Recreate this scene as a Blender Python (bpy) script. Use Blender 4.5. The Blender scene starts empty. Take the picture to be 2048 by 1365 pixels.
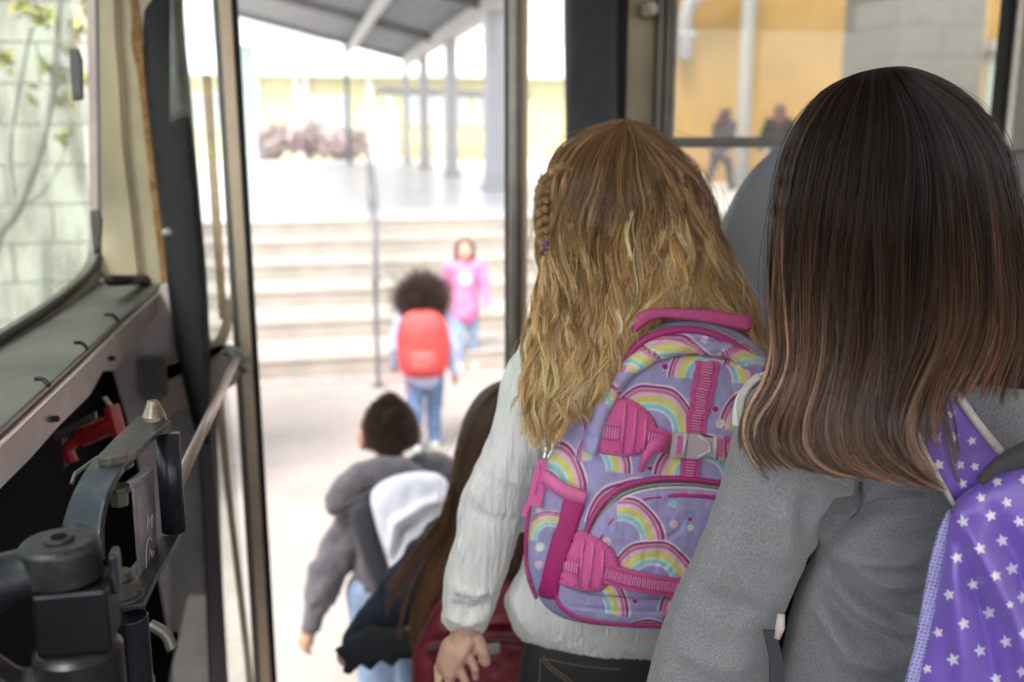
import bpy, math, random
import numpy as np
from math import radians as rad
from mathutils import Vector
random.seed(7); RNG = np.random.default_rng(7)
SC = bpy.context.scene
COL = SC.collection
# ------------------------------------------------------------ camera
CAMZ = 2.2; YAW = rad(12.0); PITCH = rad(11.9); FPX = 1991.0
cd = bpy.data.cameras.new("camera"); cam = bpy.data.objects.new("camera", cd); COL.objects.link(cam)
cd.sensor_width = 36.0; cd.lens = FPX / 2048.0 * 36.0; cd.clip_start = 0.05; cd.clip_end = 3000
cam.location = (0, 0, CAMZ); cam.rotation_euler = (rad(90) - PITCH, 0, -YAW)
cd.dof.use_dof = True; cd.dof.focus_distance = 1.03; cd.dof.aperture_fstop = 3.7
SC.camera = cam
# ------------------------------------------------------------ sky, sun, exposure
w = bpy.data.worlds.new("World"); SC.world = w; w.use_nodes = True
SUN_EL, SUN_AZ = 55.0, 215.0
nt = w.node_tree; sky = nt.nodes.new("ShaderNodeTexSky"); sky.sky_type = 'NISHITA'; sky.sun_disc = False
sky.sun_elevation = rad(SUN_EL); sky.sun_rotation = rad(SUN_AZ); sky.air_density = 1.0; sky.dust_density = 3.0
hs = nt.nodes.new("ShaderNodeHueSaturation"); hs.inputs['Saturation'].default_value = 0.22
nt.links.new(sky.outputs[0], hs.inputs['Color']); nt.links.new(hs.outputs[0], nt.nodes['Background'].inputs[0])
nt.nodes['Background'].inputs[1].default_value = 0.15
sl = bpy.data.lights.new("sun", 'SUN'); sl.energy = 1.2; sl.angle = rad(20); sl.color = (1.0, .95, .88)
so = bpy.data.objects.new("sun", sl); COL.objects.link(so)
az = rad(SUN_AZ)
sd = Vector((math.sin(az) * math.cos(rad(SUN_EL)), math.cos(az) * math.cos(rad(SUN_EL)), math.sin(rad(SUN_EL))))
so.rotation_euler = (-sd).to_track_quat('-Z', 'Y').to_euler()
SC.view_settings.view_transform = 'Standard'; SC.view_settings.look = 'None'
SC.view_settings.exposure = 1.95; SC.view_settings.gamma = 1.0
SC.render.engine = 'CYCLES'
SC.cycles.use_denoising = True
SC.cycles.max_bounces = 7; SC.cycles.diffuse_bounces = 4; SC.cycles.glossy_bounces = 3
SC.cycles.transparent_max_bounces = 16; SC.cycles.transmission_bounces = 4
SC.cycles.caustics_reflective = False; SC.cycles.caustics_refractive = False
# ------------------------------------------------------------ pixel <-> world
R_ = np.array([math.cos(YAW), -math.sin(YAW), 0.0])
F_ = np.array([math.sin(YAW) * math.cos(PITCH), math.cos(YAW) * math.cos(PITCH), -math.sin(PITCH)])
U_ = np.cross(R_, F_); C_ = np.array([0, 0, CAMZ])
def ray(x, y):
    x = np.asarray(x, float); y = np.asarray(y, float)
    return ((x - 1024) / FPX)[..., None] * R_ - ((y - 682.5) / FPX)[..., None] * U_ + F_
def P(x, y, d):
    return C_ + ray(x, y) * np.asarray(d, float)[..., None]
def GZ(x, y, z): r = ray(x, y); return C_ + r * ((z - CAMZ) / r[..., 2])[..., None]
def GY(x, y, Y): r = ray(x, y); return C_ + r * (Y / r[..., 1])[..., None]
def GX(x, y, X): r = ray(x, y); return C_ + r * (X / r[..., 0])[..., None]
def to_px(v):
    q = np.asarray(v) - C_; d = q @ F_
    return 1024 + FPX * (q @ R_) / d, 682.5 - FPX * (q @ U_) / d, d
# ------------------------------------------------------------ materials
def lin(h):
    if isinstance(h, str):
        h = h.lstrip('#'); c = [int(h[i:i + 2], 16) / 255 for i in (0, 2, 4)]
        return tuple(((x + .055) / 1.055) ** 2.4 if x > .04045 else x / 12.92 for x in c) + (1,)
    return tuple(h) + (1,) if len(h) == 3 else tuple(h)
MATS = {}
def mat(name, col, rough=.6, metal=0, noise=0, nscale=20, bump=0, bscale=60, col2=None, sheen=0, coat=0, spec=.5, stretch=(1, 1, 1), detail=4, attr=None, sub=0, lo=.35, hi=.65, alpha=None, bdist=.002):
    if name in MATS: return MATS[name]
    m = bpy.data.materials.new(name); MATS[name] = m; m.use_nodes = True
    nt = m.node_tree; N = nt.nodes; L = nt.links; b = N['Principled BSDF']
    b.inputs['Roughness'].default_value = rough; b.inputs['Metallic'].default_value = metal
    b.inputs['Specular IOR Level'].default_value = spec
    b.inputs['Sheen Weight'].default_value = sheen; b.inputs['Coat Weight'].default_value = coat
    if sub:
        b.inputs['Subsurface Weight'].default_value = sub; b.inputs['Subsurface Radius'].default_value = (.9, .35, .2); b.inputs['Subsurface Scale'].default_value = .01
    c = lin(col); tc = N.new('ShaderNodeTexCoord'); mp = N.new('ShaderNodeMapping'); mp.inputs['Scale'].default_value = stretch
    L.new(tc.outputs['Object'], mp.inputs['Vector'])
    base = None
    if attr:
        a = N.new('ShaderNodeVertexColor'); a.layer_name = attr; base = a.outputs['Color']
    if noise or col2:
        n = N.new('ShaderNodeTexNoise'); n.inputs['Scale'].default_value = nscale; n.inputs['Detail'].default_value = detail
        n.inputs['Roughness'].default_value = .62
        L.new(mp.outputs[0], n.inputs['Vector'])
        r = N.new('ShaderNodeMapRange'); r.inputs['From Min'].default_value = lo; r.inputs['From Max'].default_value = hi
        L.new(n.outputs[0], r.inputs[0])
        mx = N.new('ShaderNodeMix'); mx.data_type = 'RGBA'
        if base:
            mx.blend_type = 'MULTIPLY'; mx.inputs[0].default_value = 1
            L.new(base, mx.inputs[6]); r.inputs['To Min'].default_value = 1 - noise; r.inputs['To Max'].default_value = 1
            L.new(r.outputs[0], mx.inputs[7])
        else:
            mx.inputs[6].default_value = c
            mx.inputs[7].default_value = lin(col2) if col2 else tuple(x * (1 - noise) for x in c[:3]) + (1,)
            L.new(r.outputs[0], mx.inputs[0])
        base = mx.outputs[2]
    if base: L.new(base, b.inputs['Base Color'])
    else: b.inputs['Base Color'].default_value = c
    if bump:
        n2 = N.new('ShaderNodeTexNoise'); n2.inputs['Scale'].default_value = bscale; n2.inputs['Detail'].default_value = 4
        L.new(mp.outputs[0], n2.inputs['Vector']); bp = N.new('ShaderNodeBump'); bp.inputs['Strength'].default_value = bump
        bp.inputs['Distance'].default_value = bdist
        L.new(n2.outputs[0], bp.inputs['Height']); L.new(bp.outputs[0], b.inputs['Normal'])
    return m
def glass(name, tint=(.93, .96, .95), refl=.07, dirt=.0):
    if name in MATS: return MATS[name]
    m = bpy.data.materials.new(name); MATS[name] = m; m.use_nodes = True
    nt = m.node_tree; N = nt.nodes; L = nt.links; N.remove(N['Principled BSDF'])
    o = N['Material Output']; t = N.new('ShaderNodeBsdfTransparent'); t.inputs[0].default_value = tint + (1,)
    g = N.new('ShaderNodeBsdfGlossy'); g.inputs['Roughness'].default_value = .03
    mx = N.new('ShaderNodeMixShader'); mx.inputs[0].default_value = refl
    L.new(t.outputs[0], mx.inputs[1]); L.new(g.outputs[0], mx.inputs[2])
    out = mx.outputs[0]
    if dirt:
        d = N.new('ShaderNodeBsdfDiffuse'); d.inputs[0].default_value = (.6, .6, .55, 1)
        n = N.new('ShaderNodeTexNoise'); n.inputs['Scale'].default_value = 5; n.inputs['Detail'].default_value = 6
        r = N.new('ShaderNodeMapRange'); r.inputs['From Min'].default_value = .4; r.inputs['From Max'].default_value = .8; r.inputs['To Max'].default_value = dirt
        tc = N.new('ShaderNodeTexCoord'); L.new(tc.outputs['Object'], n.inputs['Vector'])
        L.new(n.outputs[0], r.inputs[0]); m2 = N.new('ShaderNodeMixShader')
        L.new(r.outputs[0], m2.inputs[0]); L.new(out, m2.inputs[1]); L.new(d.outputs[0], m2.inputs[2]); out = m2.outputs[0]
    L.new(out, o.inputs['Surface'])
    return m
# ------------------------------------------------------------ mesh helpers
class MB:
    """collects verts/faces (and an optional colour per vertex)"""
    def __init__(s): s.v = []; s.f = []; s.n = 0; s.c = []
    def add(s, v, f, c=None):
        v = np.asarray(v, float).reshape(-1, 3); s.v.append(v)
        s.f += [tuple(int(i) + s.n for i in q) for q in f]; s.n += len(v)
        s.c.append(np.ones((len(v), 3)) if c is None else np.broadcast_to(np.asarray(c, float)[..., :3], (len(v), 3)))
        return s
    def arrays(s): return (np.concatenate(s.v), s.f)
    def box(s, lo, hi, c=None, M=None, o=None):
        lo = np.array(lo, float); hi = np.array(hi, float)
        v = np.array([[lo[0] if i & 1 == 0 else hi[0], lo[1] if i & 2 == 0 else hi[1], lo[2] if i & 4 == 0 else hi[2]] for i in range(8)])
        if M is not None: v = v @ np.asarray(M)
        if o is not None: v = v + np.asarray(o)
        return s.add(v, [(0, 2, 3, 1), (4, 5, 7, 6), (0, 1, 5, 4), (2, 6, 7, 3), (0, 4, 6, 2), (1, 3, 7, 5)], c)
    def prism(s, pts, off, c=None):
        p = np.asarray(pts, float); n = len(p); off = np.asarray(off, float)
        f = [tuple(range(n))[::-1], tuple(range(n, 2 * n))] + [(i, (i + 1) % n, n + (i + 1) % n, n + i) for i in range(n)]
        return s.add(np.concatenate([p, p + off]), f, c)
    def tube(s, pts, rad_, n=12, c=None, flat=None, closed=False, cap=True):
        p = np.asarray(pts, float); m = len(p); r = np.broadcast_to(np.asarray(rad_, float), (m,)).copy()
        t = np.gradient(p, axis=0); t /= np.linalg.norm(t, axis=1)[:, None] + 1e-12
        up = np.array([0, 0, 1.0]) if abs(t[0][2]) < .9 else np.array([1.0, 0, 0])
        a = np.cross(t[0], up); a /= np.linalg.norm(a); V = []
        for i in range(m):
            a = a - t[i] * (a @ t[i]); a /= np.linalg.norm(a); b = np.cross(t[i], a)
            th = np.linspace(0, 2 * np.pi, n, endpoint=False)
            fl = 1 if flat is None else flat
            V.append(p[i] + r[i] * (np.cos(th)[:, None] * a + fl * np.sin(th)[:, None] * b))
        F = [(i * n + j, i * n + (j + 1) % n, (i + 1) * n + (j + 1) % n, (i + 1) * n + j) for i in range(m - 1) for j in range(n)]
        V = np.concatenate(V)
        if cap:
            F += [tuple(range(n))[::-1], tuple((m - 1) * n + j for j in range(n))]
        return s.add(V, F, c)
    def ball(s, ctr, r, n=16, c=None, M=None):
        r = np.broadcast_to(np.asarray(r, float), (3,)); V = [[0, 0, 1.0]]; F = []
        k = n // 2
        for i in range(1, k):
            ph = math.pi * i / k
            for j in range(n):
                th = 2 * math.pi * j / n; V.append([math.sin(ph) * math.cos(th), math.sin(ph) * math.sin(th), math.cos(ph)])
        V.append([0, 0, -1.0]); V = np.array(V) * r
        if M is not None: V = V @ np.asarray(M)
        F += [(0, 1 + j, 1 + (j + 1) % n) for j in range(n)]
        for i in range(k - 2):
            a = 1 + i * n; b = a + n
            F += [(a + j, b + j, b + (j + 1) % n, a + (j + 1) % n) for j in range(n)]
        a = 1 + (k - 2) * n
        F += [(a + (j + 1) % n, a + j, len(V) - 1) for j in range(n)]
        return s.add(V + np.asarray(ctr, float), F, c)
    def strip(s, L, Rr, th, c=None, nrm=None):
        """flat band between two 3D rows, with thickness th"""
        L = np.asarray(L, float); Rr = np.asarray(Rr, float); m = len(L)
        t = np.gradient((L + Rr) / 2, axis=0); nn = np.cross(Rr - L, t); nn /= np.linalg.norm(nn, axis=1)[:, None] + 1e-12
        if nrm is not None: nn = np.broadcast_to(np.asarray(nrm, float), nn.shape)
        V = np.concatenate([L, Rr, Rr + nn * th, L + nn * th]); F = []
        for i in range(m - 1):
            for a, b in ((0, 1), (1, 2), (2, 3), (3, 0)):
                F.append((a * m + i, b * m + i, b * m + i + 1, a * m + i + 1))
        F += [(3 * m, 2 * m, m, 0), (m - 1, 2 * m - 1, 3 * m - 1, 4 * m - 1)]
        return s.add(V, F, c)
    def build(s, name, m, parent=None, smooth=False, bevel=0, **kw):
        return mk(name, np.concatenate(s.v), s.f, m, parent, smooth, np.concatenate(s.c) if kw.pop('vc', False) else None, bevel, **kw)
def mk(name, v, f, m, parent=None, smooth=True, colors=None, bevel=0, angle=None, **kw):
    me = bpy.data.meshes.new(name)
    v = np.asarray(v, float)
    if isinstance(f, np.ndarray):
        k = f.shape[1]; me.vertices.add(len(v)); me.vertices.foreach_set('co', v.ravel())
        me.loops.add(f.size); me.loops.foreach_set('vertex_index', f.ravel().astype(np.int32))
        me.polygons.add(len(f)); me.polygons.foreach_set('loop_start', np.arange(0, f.size, k, dtype=np.int32))
        me.polygons.foreach_set('loop_total', np.full(len(f), k, dtype=np.int32)); me.update(calc_edges=True)
    else:
        me.from_pydata(v.tolist(), [], f)
    me.validate()
    if colors is not None:
        ca = me.color_attributes.new('col', 'FLOAT_COLOR', 'POINT')
        ca.data.foreach_set('color', np.concatenate([colors, np.ones((len(colors), 1))], 1).ravel())
    me.polygons.foreach_set('use_smooth', [bool(smooth)] * len(me.polygons))
    for q in (m if isinstance(m, (list, tuple)) else [m]): me.materials.append(q)
    o = bpy.data.objects.new(name, me); COL.objects.link(o)
    if bevel:
        bm = o.modifiers.new('bevel', 'BEVEL'); bm.width = bevel; bm.segments = 2; bm.limit_method = 'ANGLE'; bm.angle_limit = rad(40)
    if parent is not None: o.parent = parent
    tag(o, **kw)
    return o
def tag(o, label=None, cat=None, group=None, kind=None):
    if label: o['label'] = label
    if cat: o['category'] = cat
    if group: o['group'] = group
    if kind: o['kind'] = kind
    return o
def thing(name, label, cat, group=None, parent=None):
    o = bpy.data.objects.new(name, None); COL.objects.link(o); o.empty_display_size = .1
    if parent: o.parent = parent
    return tag(o, label, cat, group)
def spline(pts, k=8, closed=False):
    p = np.asarray(pts, float); n = len(p); out = []
    rng = range(n if closed else n - 1)
    for i in rng:
        if closed: a, b, c, d = p[(i - 1) % n], p[i], p[(i + 1) % n], p[(i + 2) % n]
        else: a, b, c, d = p[max(i - 1, 0)], p[i], p[i + 1], p[min(i + 2, n - 1)]
        for j in range(k):
            t = j / k
            out.append(.5 * (2 * b + (c - a) * t + (2 * a - 5 * b + 4 * c - d) * t * t + (3 * b - a - 3 * c + d) * t ** 3))
    if not closed: out.append(p[-1])
    return np.array(out)
def pip(x, y, poly):
    ins = np.zeros(np.shape(x), bool); n = len(poly)
    for i in range(n):
        x1, y1 = poly[i]; x2, y2 = poly[(i + 1) % n]
        if y1 == y2: continue
        c = ((y1 > y) != (y2 > y)) & (x < (x2 - x1) * (y - y1) / (y2 - y1) + x1)
        ins ^= c
    return ins
def nearest(x, y, poly):
    a = poly; b = np.roll(poly, -1, 0); d = b - a; L = (d ** 2).sum(1) + 1e-9
    q = np.stack([x, y], -1)[:, None, :]
    t = np.clip(((q - a) * d).sum(-1) / L, 0, 1); pr = a + t[..., None] * d
    k = ((q - pr) ** 2).sum(-1).argmin(1)
    return pr[np.arange(len(k)), k]
class Phi:
    """smooth puffed height (pixels) over a closed outline: round cross sections"""
    def __init__(s, poly, n=90):
        s.poly = poly; lo = poly.min(0); hi = poly.max(0); s.st = max((hi - lo).max() / n, .5)
        s.x0, s.y0 = lo - 2 * s.st
        nx, ny = (np.ceil((hi - lo) / s.st) + 5).astype(int)
        X, Y = np.meshgrid(s.x0 + np.arange(nx) * s.st, s.y0 + np.arange(ny) * s.st)
        M = pip(X, Y, poly); f = np.zeros((ny, nx)); I, J = np.indices(f.shape)
        om = 2 / (1 + math.pi / n); masks = [M & ((I + J) % 2 == k) for k in (0, 1)]
        for m_ in masks: m_[0] = m_[-1] = False; m_[:, 0] = m_[:, -1] = False
        for it in range(int(n * 2.5)):
            for m_ in masks:
                nb = np.zeros_like(f); nb[1:-1, 1:-1] = (f[:-2, 1:-1] + f[2:, 1:-1] + f[1:-1, :-2] + f[1:-1, 2:] + s.st ** 2) / 4
                f[m_] += om * (nb[m_] - f[m_])
        s.f = f
    def h(s, x, y):
        u = np.clip((np.asarray(x) - s.x0) / s.st, 0, s.f.shape[1] - 1.001); v = np.clip((np.asarray(y) - s.y0) / s.st, 0, s.f.shape[0] - 1.001)
        i = v.astype(int); j = u.astype(int); a = v - i; b = u - j; f = s.f
        ph = f[i, j] * (1 - a) * (1 - b) + f[i + 1, j] * a * (1 - b) + f[i, j + 1] * (1 - a) * b + f[i + 1, j + 1] * a * b
        return np.sqrt(np.maximum(2 * ph, 0))
def inflate(outline, depth, scale=1.0, cap=None, step=6, smooth=True, disp=None, back=None, phi_n=90, k=6, phi=None):
    """closed body from a pixel outline: depth(x,y)=middle distance, puffed to both sides. Returns v,f,px,py"""
    poly = spline(outline, k, True) if smooth else np.asarray(outline, float)
    if phi is None: phi = Phi(poly, phi_n)
    dfn = depth if callable(depth) else (lambda x, y: np.full(np.shape(x), float(depth)))
    lo = poly.min(0); hi = poly.max(0)
    xs = np.arange(lo[0], hi[0] + step, step); ys = np.arange(lo[1], hi[1] + step, step)
    X, Y = np.meshgrid(xs, ys); ins = pip(X, Y, poly)
    cell = ins[:-1, :-1] & ins[1:, :-1] & ins[:-1, 1:] & ins[1:, 1:]
    used = np.zeros(ins.shape, bool); cnt = np.zeros(ins.shape, int)
    for a in (0, 1):
        for b in (0, 1):
            sl_ = (slice(a, a + cell.shape[0]), slice(b, b + cell.shape[1])); used[sl_] |= cell; cnt[sl_] += cell
    bd = used & (cnt < 4)
    bx, by = X[bd], Y[bd]
    pr = nearest(bx, by, poly); X = X.copy(); Y = Y.copy(); X[bd] = pr[:, 0]; Y[bd] = pr[:, 1]
    idx = -np.ones(ins.shape, int); idx[used] = np.arange(used.sum())
    intr = used & ~bd; bidx = idx.copy(); bidx[intr] = used.sum() + np.arange(intr.sum())
    def top(x, y, edge):
        h = phi.h(x, y) * scale
        if cap: h = cap * np.tanh(h / cap)
        return np.where(edge, 0, h)
    x, y, e = X[used], Y[used], bd[used]
    d = dfn(x, y); h = top(x, y, e)
    if disp is not None: h = h + disp(x, y) * np.where(e, 0, 1)
    vf = P(x, y, d - h * d / FPX)
    xb, yb = X[intr], Y[intr]; db = dfn(xb, yb); hb = top(xb, yb, np.zeros(len(xb), bool)) * (1 if back is None else back)
    vb = P(xb, yb, db + hb * db / FPX)
    ci, cj = np.nonzero(cell)
    ff = np.stack([idx[ci, cj], idx[ci + 1, cj], idx[ci + 1, cj + 1], idx[ci, cj + 1]], 1)
    fb = np.stack([bidx[ci, cj], bidx[ci, cj + 1], bidx[ci + 1, cj + 1], bidx[ci + 1, cj]], 1)
    return np.concatenate([vf, vb]), np.concatenate([ff, fb]), np.concatenate([x, xb]), np.concatenate([y, yb])
def remesh(parts, voxel=.006, smooth_it=4):
    """voxel union of closed bodies -> one continuous surface"""
    V = []; F = []; n = 0
    for v, f in parts:
        v = np.asarray(v); V.append(v); F += [tuple(int(i) + n for i in q) for q in f]; n += len(v)
    me = bpy.data.meshes.new('tmp'); me.from_pydata(np.concatenate(V).tolist(), [], F)
    o = bpy.data.objects.new('tmp', me); COL.objects.link(o)
    r = o.modifiers.new('r', 'REMESH'); r.mode = 'VOXEL'; r.voxel_size = voxel
    if smooth_it:
        sm = o.modifiers.new('s', 'SMOOTH'); sm.iterations = smooth_it; sm.factor = .5
    dg = bpy.context.evaluated_depsgraph_get(); e = o.evaluated_get(dg); m2 = e.to_mesh()
    v = np.zeros(len(m2.vertices) * 3); m2.vertices.foreach_get('co', v); v = v.reshape(-1, 3)
    nr = np.zeros(len(m2.vertices) * 3); m2.vertices.foreach_get('normal', nr); nr = nr.reshape(-1, 3)
    f = [tuple(p.vertices) for p in m2.polygons]
    e.to_mesh_clear(); bpy.data.objects.remove(o); bpy.data.meshes.remove(me)
    if all(len(q) == 4 for q in f): f = np.array(f)
    return v, f, nr
def ss(a, b, x): t = np.clip((np.asarray(x, float) - a) / (b - a), 0, 1); return t * t * (3 - 2 * t)
_H = RNG.random((64, 64))
def vnoise(x, y):
    x = np.asarray(x, float) % 64; y = np.asarray(y, float) % 64; i = x.astype(int); j = y.astype(int); a = x - i; b = y - j
    a = a * a * (3 - 2 * a); b = b * b * (3 - 2 * b); i1 = (i + 1) % 64; j1 = (j + 1) % 64; i %= 64; j %= 64
    return (_H[i, j] * (1 - a) + _H[i1, j] * a) * (1 - b) + (_H[i, j1] * (1 - a) + _H[i1, j1] * a) * b - .5
def ridge(x, y, line, wid):
    """smooth bump 0..1 along a pixel polyline"""
    l = np.asarray(line, float); best = np.full(np.shape(x), 1e9); tt = np.zeros(np.shape(x)); n = len(l) - 1
    for i in range(n):
        a, b = l[i], l[i + 1]; d = b - a; t = np.clip(((x - a[0]) * d[0] + (y - a[1]) * d[1]) / (d @ d + 1e-9), 0, 1)
        q = np.hypot(x - a[0] - t * d[0], y - a[1] - t * d[1]); m_ = q < best; best = np.where(m_, q, best); tt = np.where(m_, (i + t) / n, tt)
    return np.exp(-(best / wid) ** 2) * np.sin(np.pi * np.clip(tt, .02, .98)) ** .6
# ============================================================ SETTING
m_ground = mat('concrete_ground', (.345, .300, .272), .85, noise=.18, nscale=1.3, bump=.2, bscale=40)
m_tread = mat('concrete_tread', (.40, .365, .33), .8, noise=.15, nscale=3)
m_riser = mat('concrete_riser', (.375, .335, .292), .8, noise=.2, nscale=3)
m_plat = mat('polished_concrete', (.74, .73, .74), .3, noise=.12, nscale=.7)
def grid_sheet(name, x0, x1, y0, y1, z, m, nx=12, ny=12, amp=0):
    X, Y = np.meshgrid(np.linspace(x0, x1, nx), np.linspace(y0, y1, ny)); Z = np.full(X.shape, z)
    v = np.stack([X, Y, Z], -1).reshape(-1, 3)
    f = [(j * nx + i, j * nx + i + 1, (j + 1) * nx + i + 1, (j + 1) * nx + i) for j in range(ny - 1) for i in range(nx - 1)]
    return mk(name, v, f, m, smooth=False, kind='structure')
grid_sheet('ground', -400, 400, -400, 900, 0, m_ground, 30, 30)
Y0, TR, NS, PZ = 9.05, .94, 6, 1.0
RH = PZ / NS
st = MB(); sr = MB()
for i in range(NS):
    ya = Y0 + i * TR - (TR if i == 0 else 0) * 0
    yb = Y0 + (i + 1) * TR if i < NS - 1 else Y0 + NS * TR - .9
    st.box((-9, ya, .0), (26, yb, RH * (i + 1) - .002))
stairs = st.build('steps', m_tread, kind='structure')
for i in range(NS):
    sr.box((-8.99, Y0 + i * TR - .006, RH * i + .003), (25.99, Y0 + i * TR - .001, RH * (i + 1) - .02))
    sr.box((-8.99, Y0 + i * TR - .02, RH * (i + 1) - .02), (25.99, Y0 + i * TR + .22, RH * (i + 1) + .003))
sr.build('step_nosings', m_riser, kind='structure')
pl = MB(); pl.box((-60, Y0 + (NS - 1) * TR + .25, .01), (90, 90, PZ)); pl.build('platform', m_plat, kind='structure')
kb = MB(); kb.box((-9, Y0 - .30, .0), (26, Y0 - .12, .012)); kb.build('painted_line', mat('red_line', (.46, .33, .31), .8, noise=.3, nscale=8), kind='structure')
jn = MB()
for y in (4.2, 6.6): jn.box((-9, y, 0), (26, y + .02, .004))
for x in (-2.2, .2, 2.6, 5): jn.box((x, 2, 0), (x + .02, Y0 - .4, .0035))
jn.build('paving_joints', mat('joint', (.33, .29, .27), .9), kind='structure')

# ------------------------------------------------------------ covered walkway
can = thing('walkway_canopy', 'grey sloping roof on a row of grey columns over the raised walkway', 'canopy')
m_roof = mat('roof_underside', (.165, .168, .172), .6, noise=.25, nscale=2)
m_col = mat('column_paint', (.40, .405, .43), .5, noise=.08, nscale=3)
m_beam = mat('beam_paint', (.42, .41, .39), .5, noise=.1, nscale=3)
SL = math.tan(rad(13.6)); EX, EZ = 4.05, 4.95; YF = 38.0
def roofz(x): return EZ + (EX - x) * SL
rf = MB()
for i in range(28):
    x1 = EX - i * .3; x0 = x1 - .3
    if x0 < -2.35: break
    rf.prism([(x0, 12, roofz(x0)), (x1 - .03, 12, roofz(x1 - .03)), (x1 - .03, YF, roofz(x1 - .03)), (x0, YF, roofz(x0))], (0, 0, .05))
    rf.prism([(x1 - .03, 12, roofz(x1) + .03), (x1, 12, roofz(x1) + .03), (x1, YF, roofz(x1) + .03), (x1 - .03, YF, roofz(x1) + .03)], (0, 0, .05))
rf.prism([(-2.45, 12, roofz(-2.45) + .08), (EX + .1, 12, roofz(EX + .1) + .08), (EX + .1, YF + .1, roofz(EX + .1) + .08), (-2.45, YF + .1, roofz(-2.45) + .08)], (0, 0, .04))
rf.build('roof', m_roof, can)
for y in np.arange(14, YF + 1, 8.0):
    b = MB(); b.prism([(-2.4, y - .07, roofz(-2.4) - .22), (EX, y - .07, roofz(EX) - .22), (EX, y - .07, roofz(EX) - .01), (-2.4, y - .07, roofz(-2.4) - .01)], (0, .14, 0))
    b.build('rafter', m_roof, can)
b = MB(); b.box((1.95, 12, roofz(1.95) - .45), (2.15, YF, roofz(2.1) - .23)); b.build('purlin', m_beam, can)
b = MB(); b.box((EX - .1, 10, EZ - .42), (EX + .14, YF, EZ - .02)); b.build('eave_beam', m_beam, can)
for (y, wd) in ((20.6, .46), (26.8, .30), (32.6, .27), (38.0, .2)):
    b = MB(); b.box((EX - wd / 2, y - wd / 2, PZ), (EX + wd / 2, y + wd / 2, EZ - .42)); b.box((EX - wd / 2 - .05, y - wd / 2 - .05, PZ), (EX + wd / 2 + .05, y + wd / 2 + .05, PZ + .14))
    b.build('column', m_col, can, bevel=.015)
for x in (1.9, -2.2):
    b = MB(); b.tube([(x, YF, PZ), (x, YF, roofz(x))], .085, 10); b.tube([(x, YF, PZ), (x, YF, PZ + .04)], .17, 10)
    b.build('post', mat('post_dark', (.17, .18, .2), .5), can)

# ------------------------------------------------------------ far building with shrubs
m_yel = mat('yellow_render', (.68, .63, .38), .8, noise=.1, nscale=1)
m_wht = mat('white_paint', (.78, .78, .76), .6)
m_win = mat('far_window', (.48, .52, .54), .15, noise=.2, nscale=1)
FB = thing('school_building', 'long pale yellow school building with white trim behind the purple shrubs', 'building')
b = MB(); b.box((-14, 46, PZ), (20, 54, 4.55)); b.build('wall', m_yel, FB)
b = MB(); b.prism([(-15, 45.2, 4.55), (21, 45.2, 4.55), (21, 45.2, 4.8), (-15, 45.2, 4.8)], (0, 9.6, 0))
b.prism([(-15, 45.2, 4.8), (21, 45.2, 4.8), (21, 50, 6.3), (-15, 50, 6.3)], (0, .2, .05)); b.build('roof', mat('white_roof', (.72, .74, .75), .5), FB)
for x0 in (-1.25, .2, 2.5, 4.6, 6.4, 8.4):
    if x0 in (-1.25,): 
        pass
    w_ = 1.5 if x0 > 0 else .01
for (x0, x1, z0, z1) in ((.75, 2.3, 2.3, 3.6), (4.9, 5.9, 2.6, 3.6), (6.2, 7.6, 2.6, 3.6), (8.2, 9.6, 2.6, 3.6), (-4.6, -2.8, 2.4, 3.7)):
    f = MB(); f.box((x0 - .12, 45.9, z0 - .12), (x1 + .12, 45.995, z1 + .12)); fo = f.build('window', m_wht, FB)
    g = MB(); g.box((x0, 45.87, z0), (x1, 45.9, z1)); g.build('pane', m_win, fo)
for x in (-1.75, -.05, .35, 3.15): 
    b = MB(); b.box((x, 45.8, PZ), (x + .28, 45.97, 4.55)); b.build('pilaster', m_wht, FB)
b = MB(); b.box((3.6, 45.85, PZ), (4.5, 45.96, 3.2)); d_ = b.build('door', mat('pale_blue_door', (.45, .55, .62), .5), FB)
b = MB(); b.ball((4.38, 45.83, 2.0), .05, 8); b.build('handle', mat('steel', (.5, .5, .5), .3, 1), d_)
PO = thing('entrance_porch', 'low dark porch roof on white posts in front of the yellow building', 'porch')
b = MB(); b.prism([(3.4, 41, 3.75), (9.5, 41, 3.55), (9.5, 41, 3.75), (3.4, 41, 3.98)], (0, 3.4, 0)); b.build('roof', mat('porch_roof', (.16, .16, .16), .6), PO)
for x in (3.6, 5.6, 7.6, 9.2):
    b = MB(); b.box((x, 41.2, PZ), (x + .22, 41.42, 3.6)); b.build('post', m_wht, PO)
PF = thing('pale_gable_roof', 'cream gabled roof rising behind the walkway columns', 'building')
b = MB(); b.prism([(5.2, 52, 5.0), (9.6, 52, 7.2), (14, 52, 5.0)], (0, 10, 0)); b.build('roof', mat('cream_roof', (.62, .56, .43), .7), PF)
b = MB(); b.box((5.6, 54.2, PZ), (13.6, 61, 5.0)); b.build('wall', m_yel, PF)
# pale green wall end at the left of the doorway view
gw = MB(); gw.box((-.78, 14.6, PZ), (-.52, 14.9, 3.3)); gw.box((-.8, 14.58, 3.3), (-.5, 14.92, 3.36))
gw.box((-.82, 14.56, PZ), (-.48, 14.94, PZ + .1))
gw.build('pillar', mat('pale_green', (.46, .56, .53), .7, noise=.2, nscale=4), label='pale green pillar on the raised platform at the left of the doorway', cat='pillar', bevel=.01)

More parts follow.
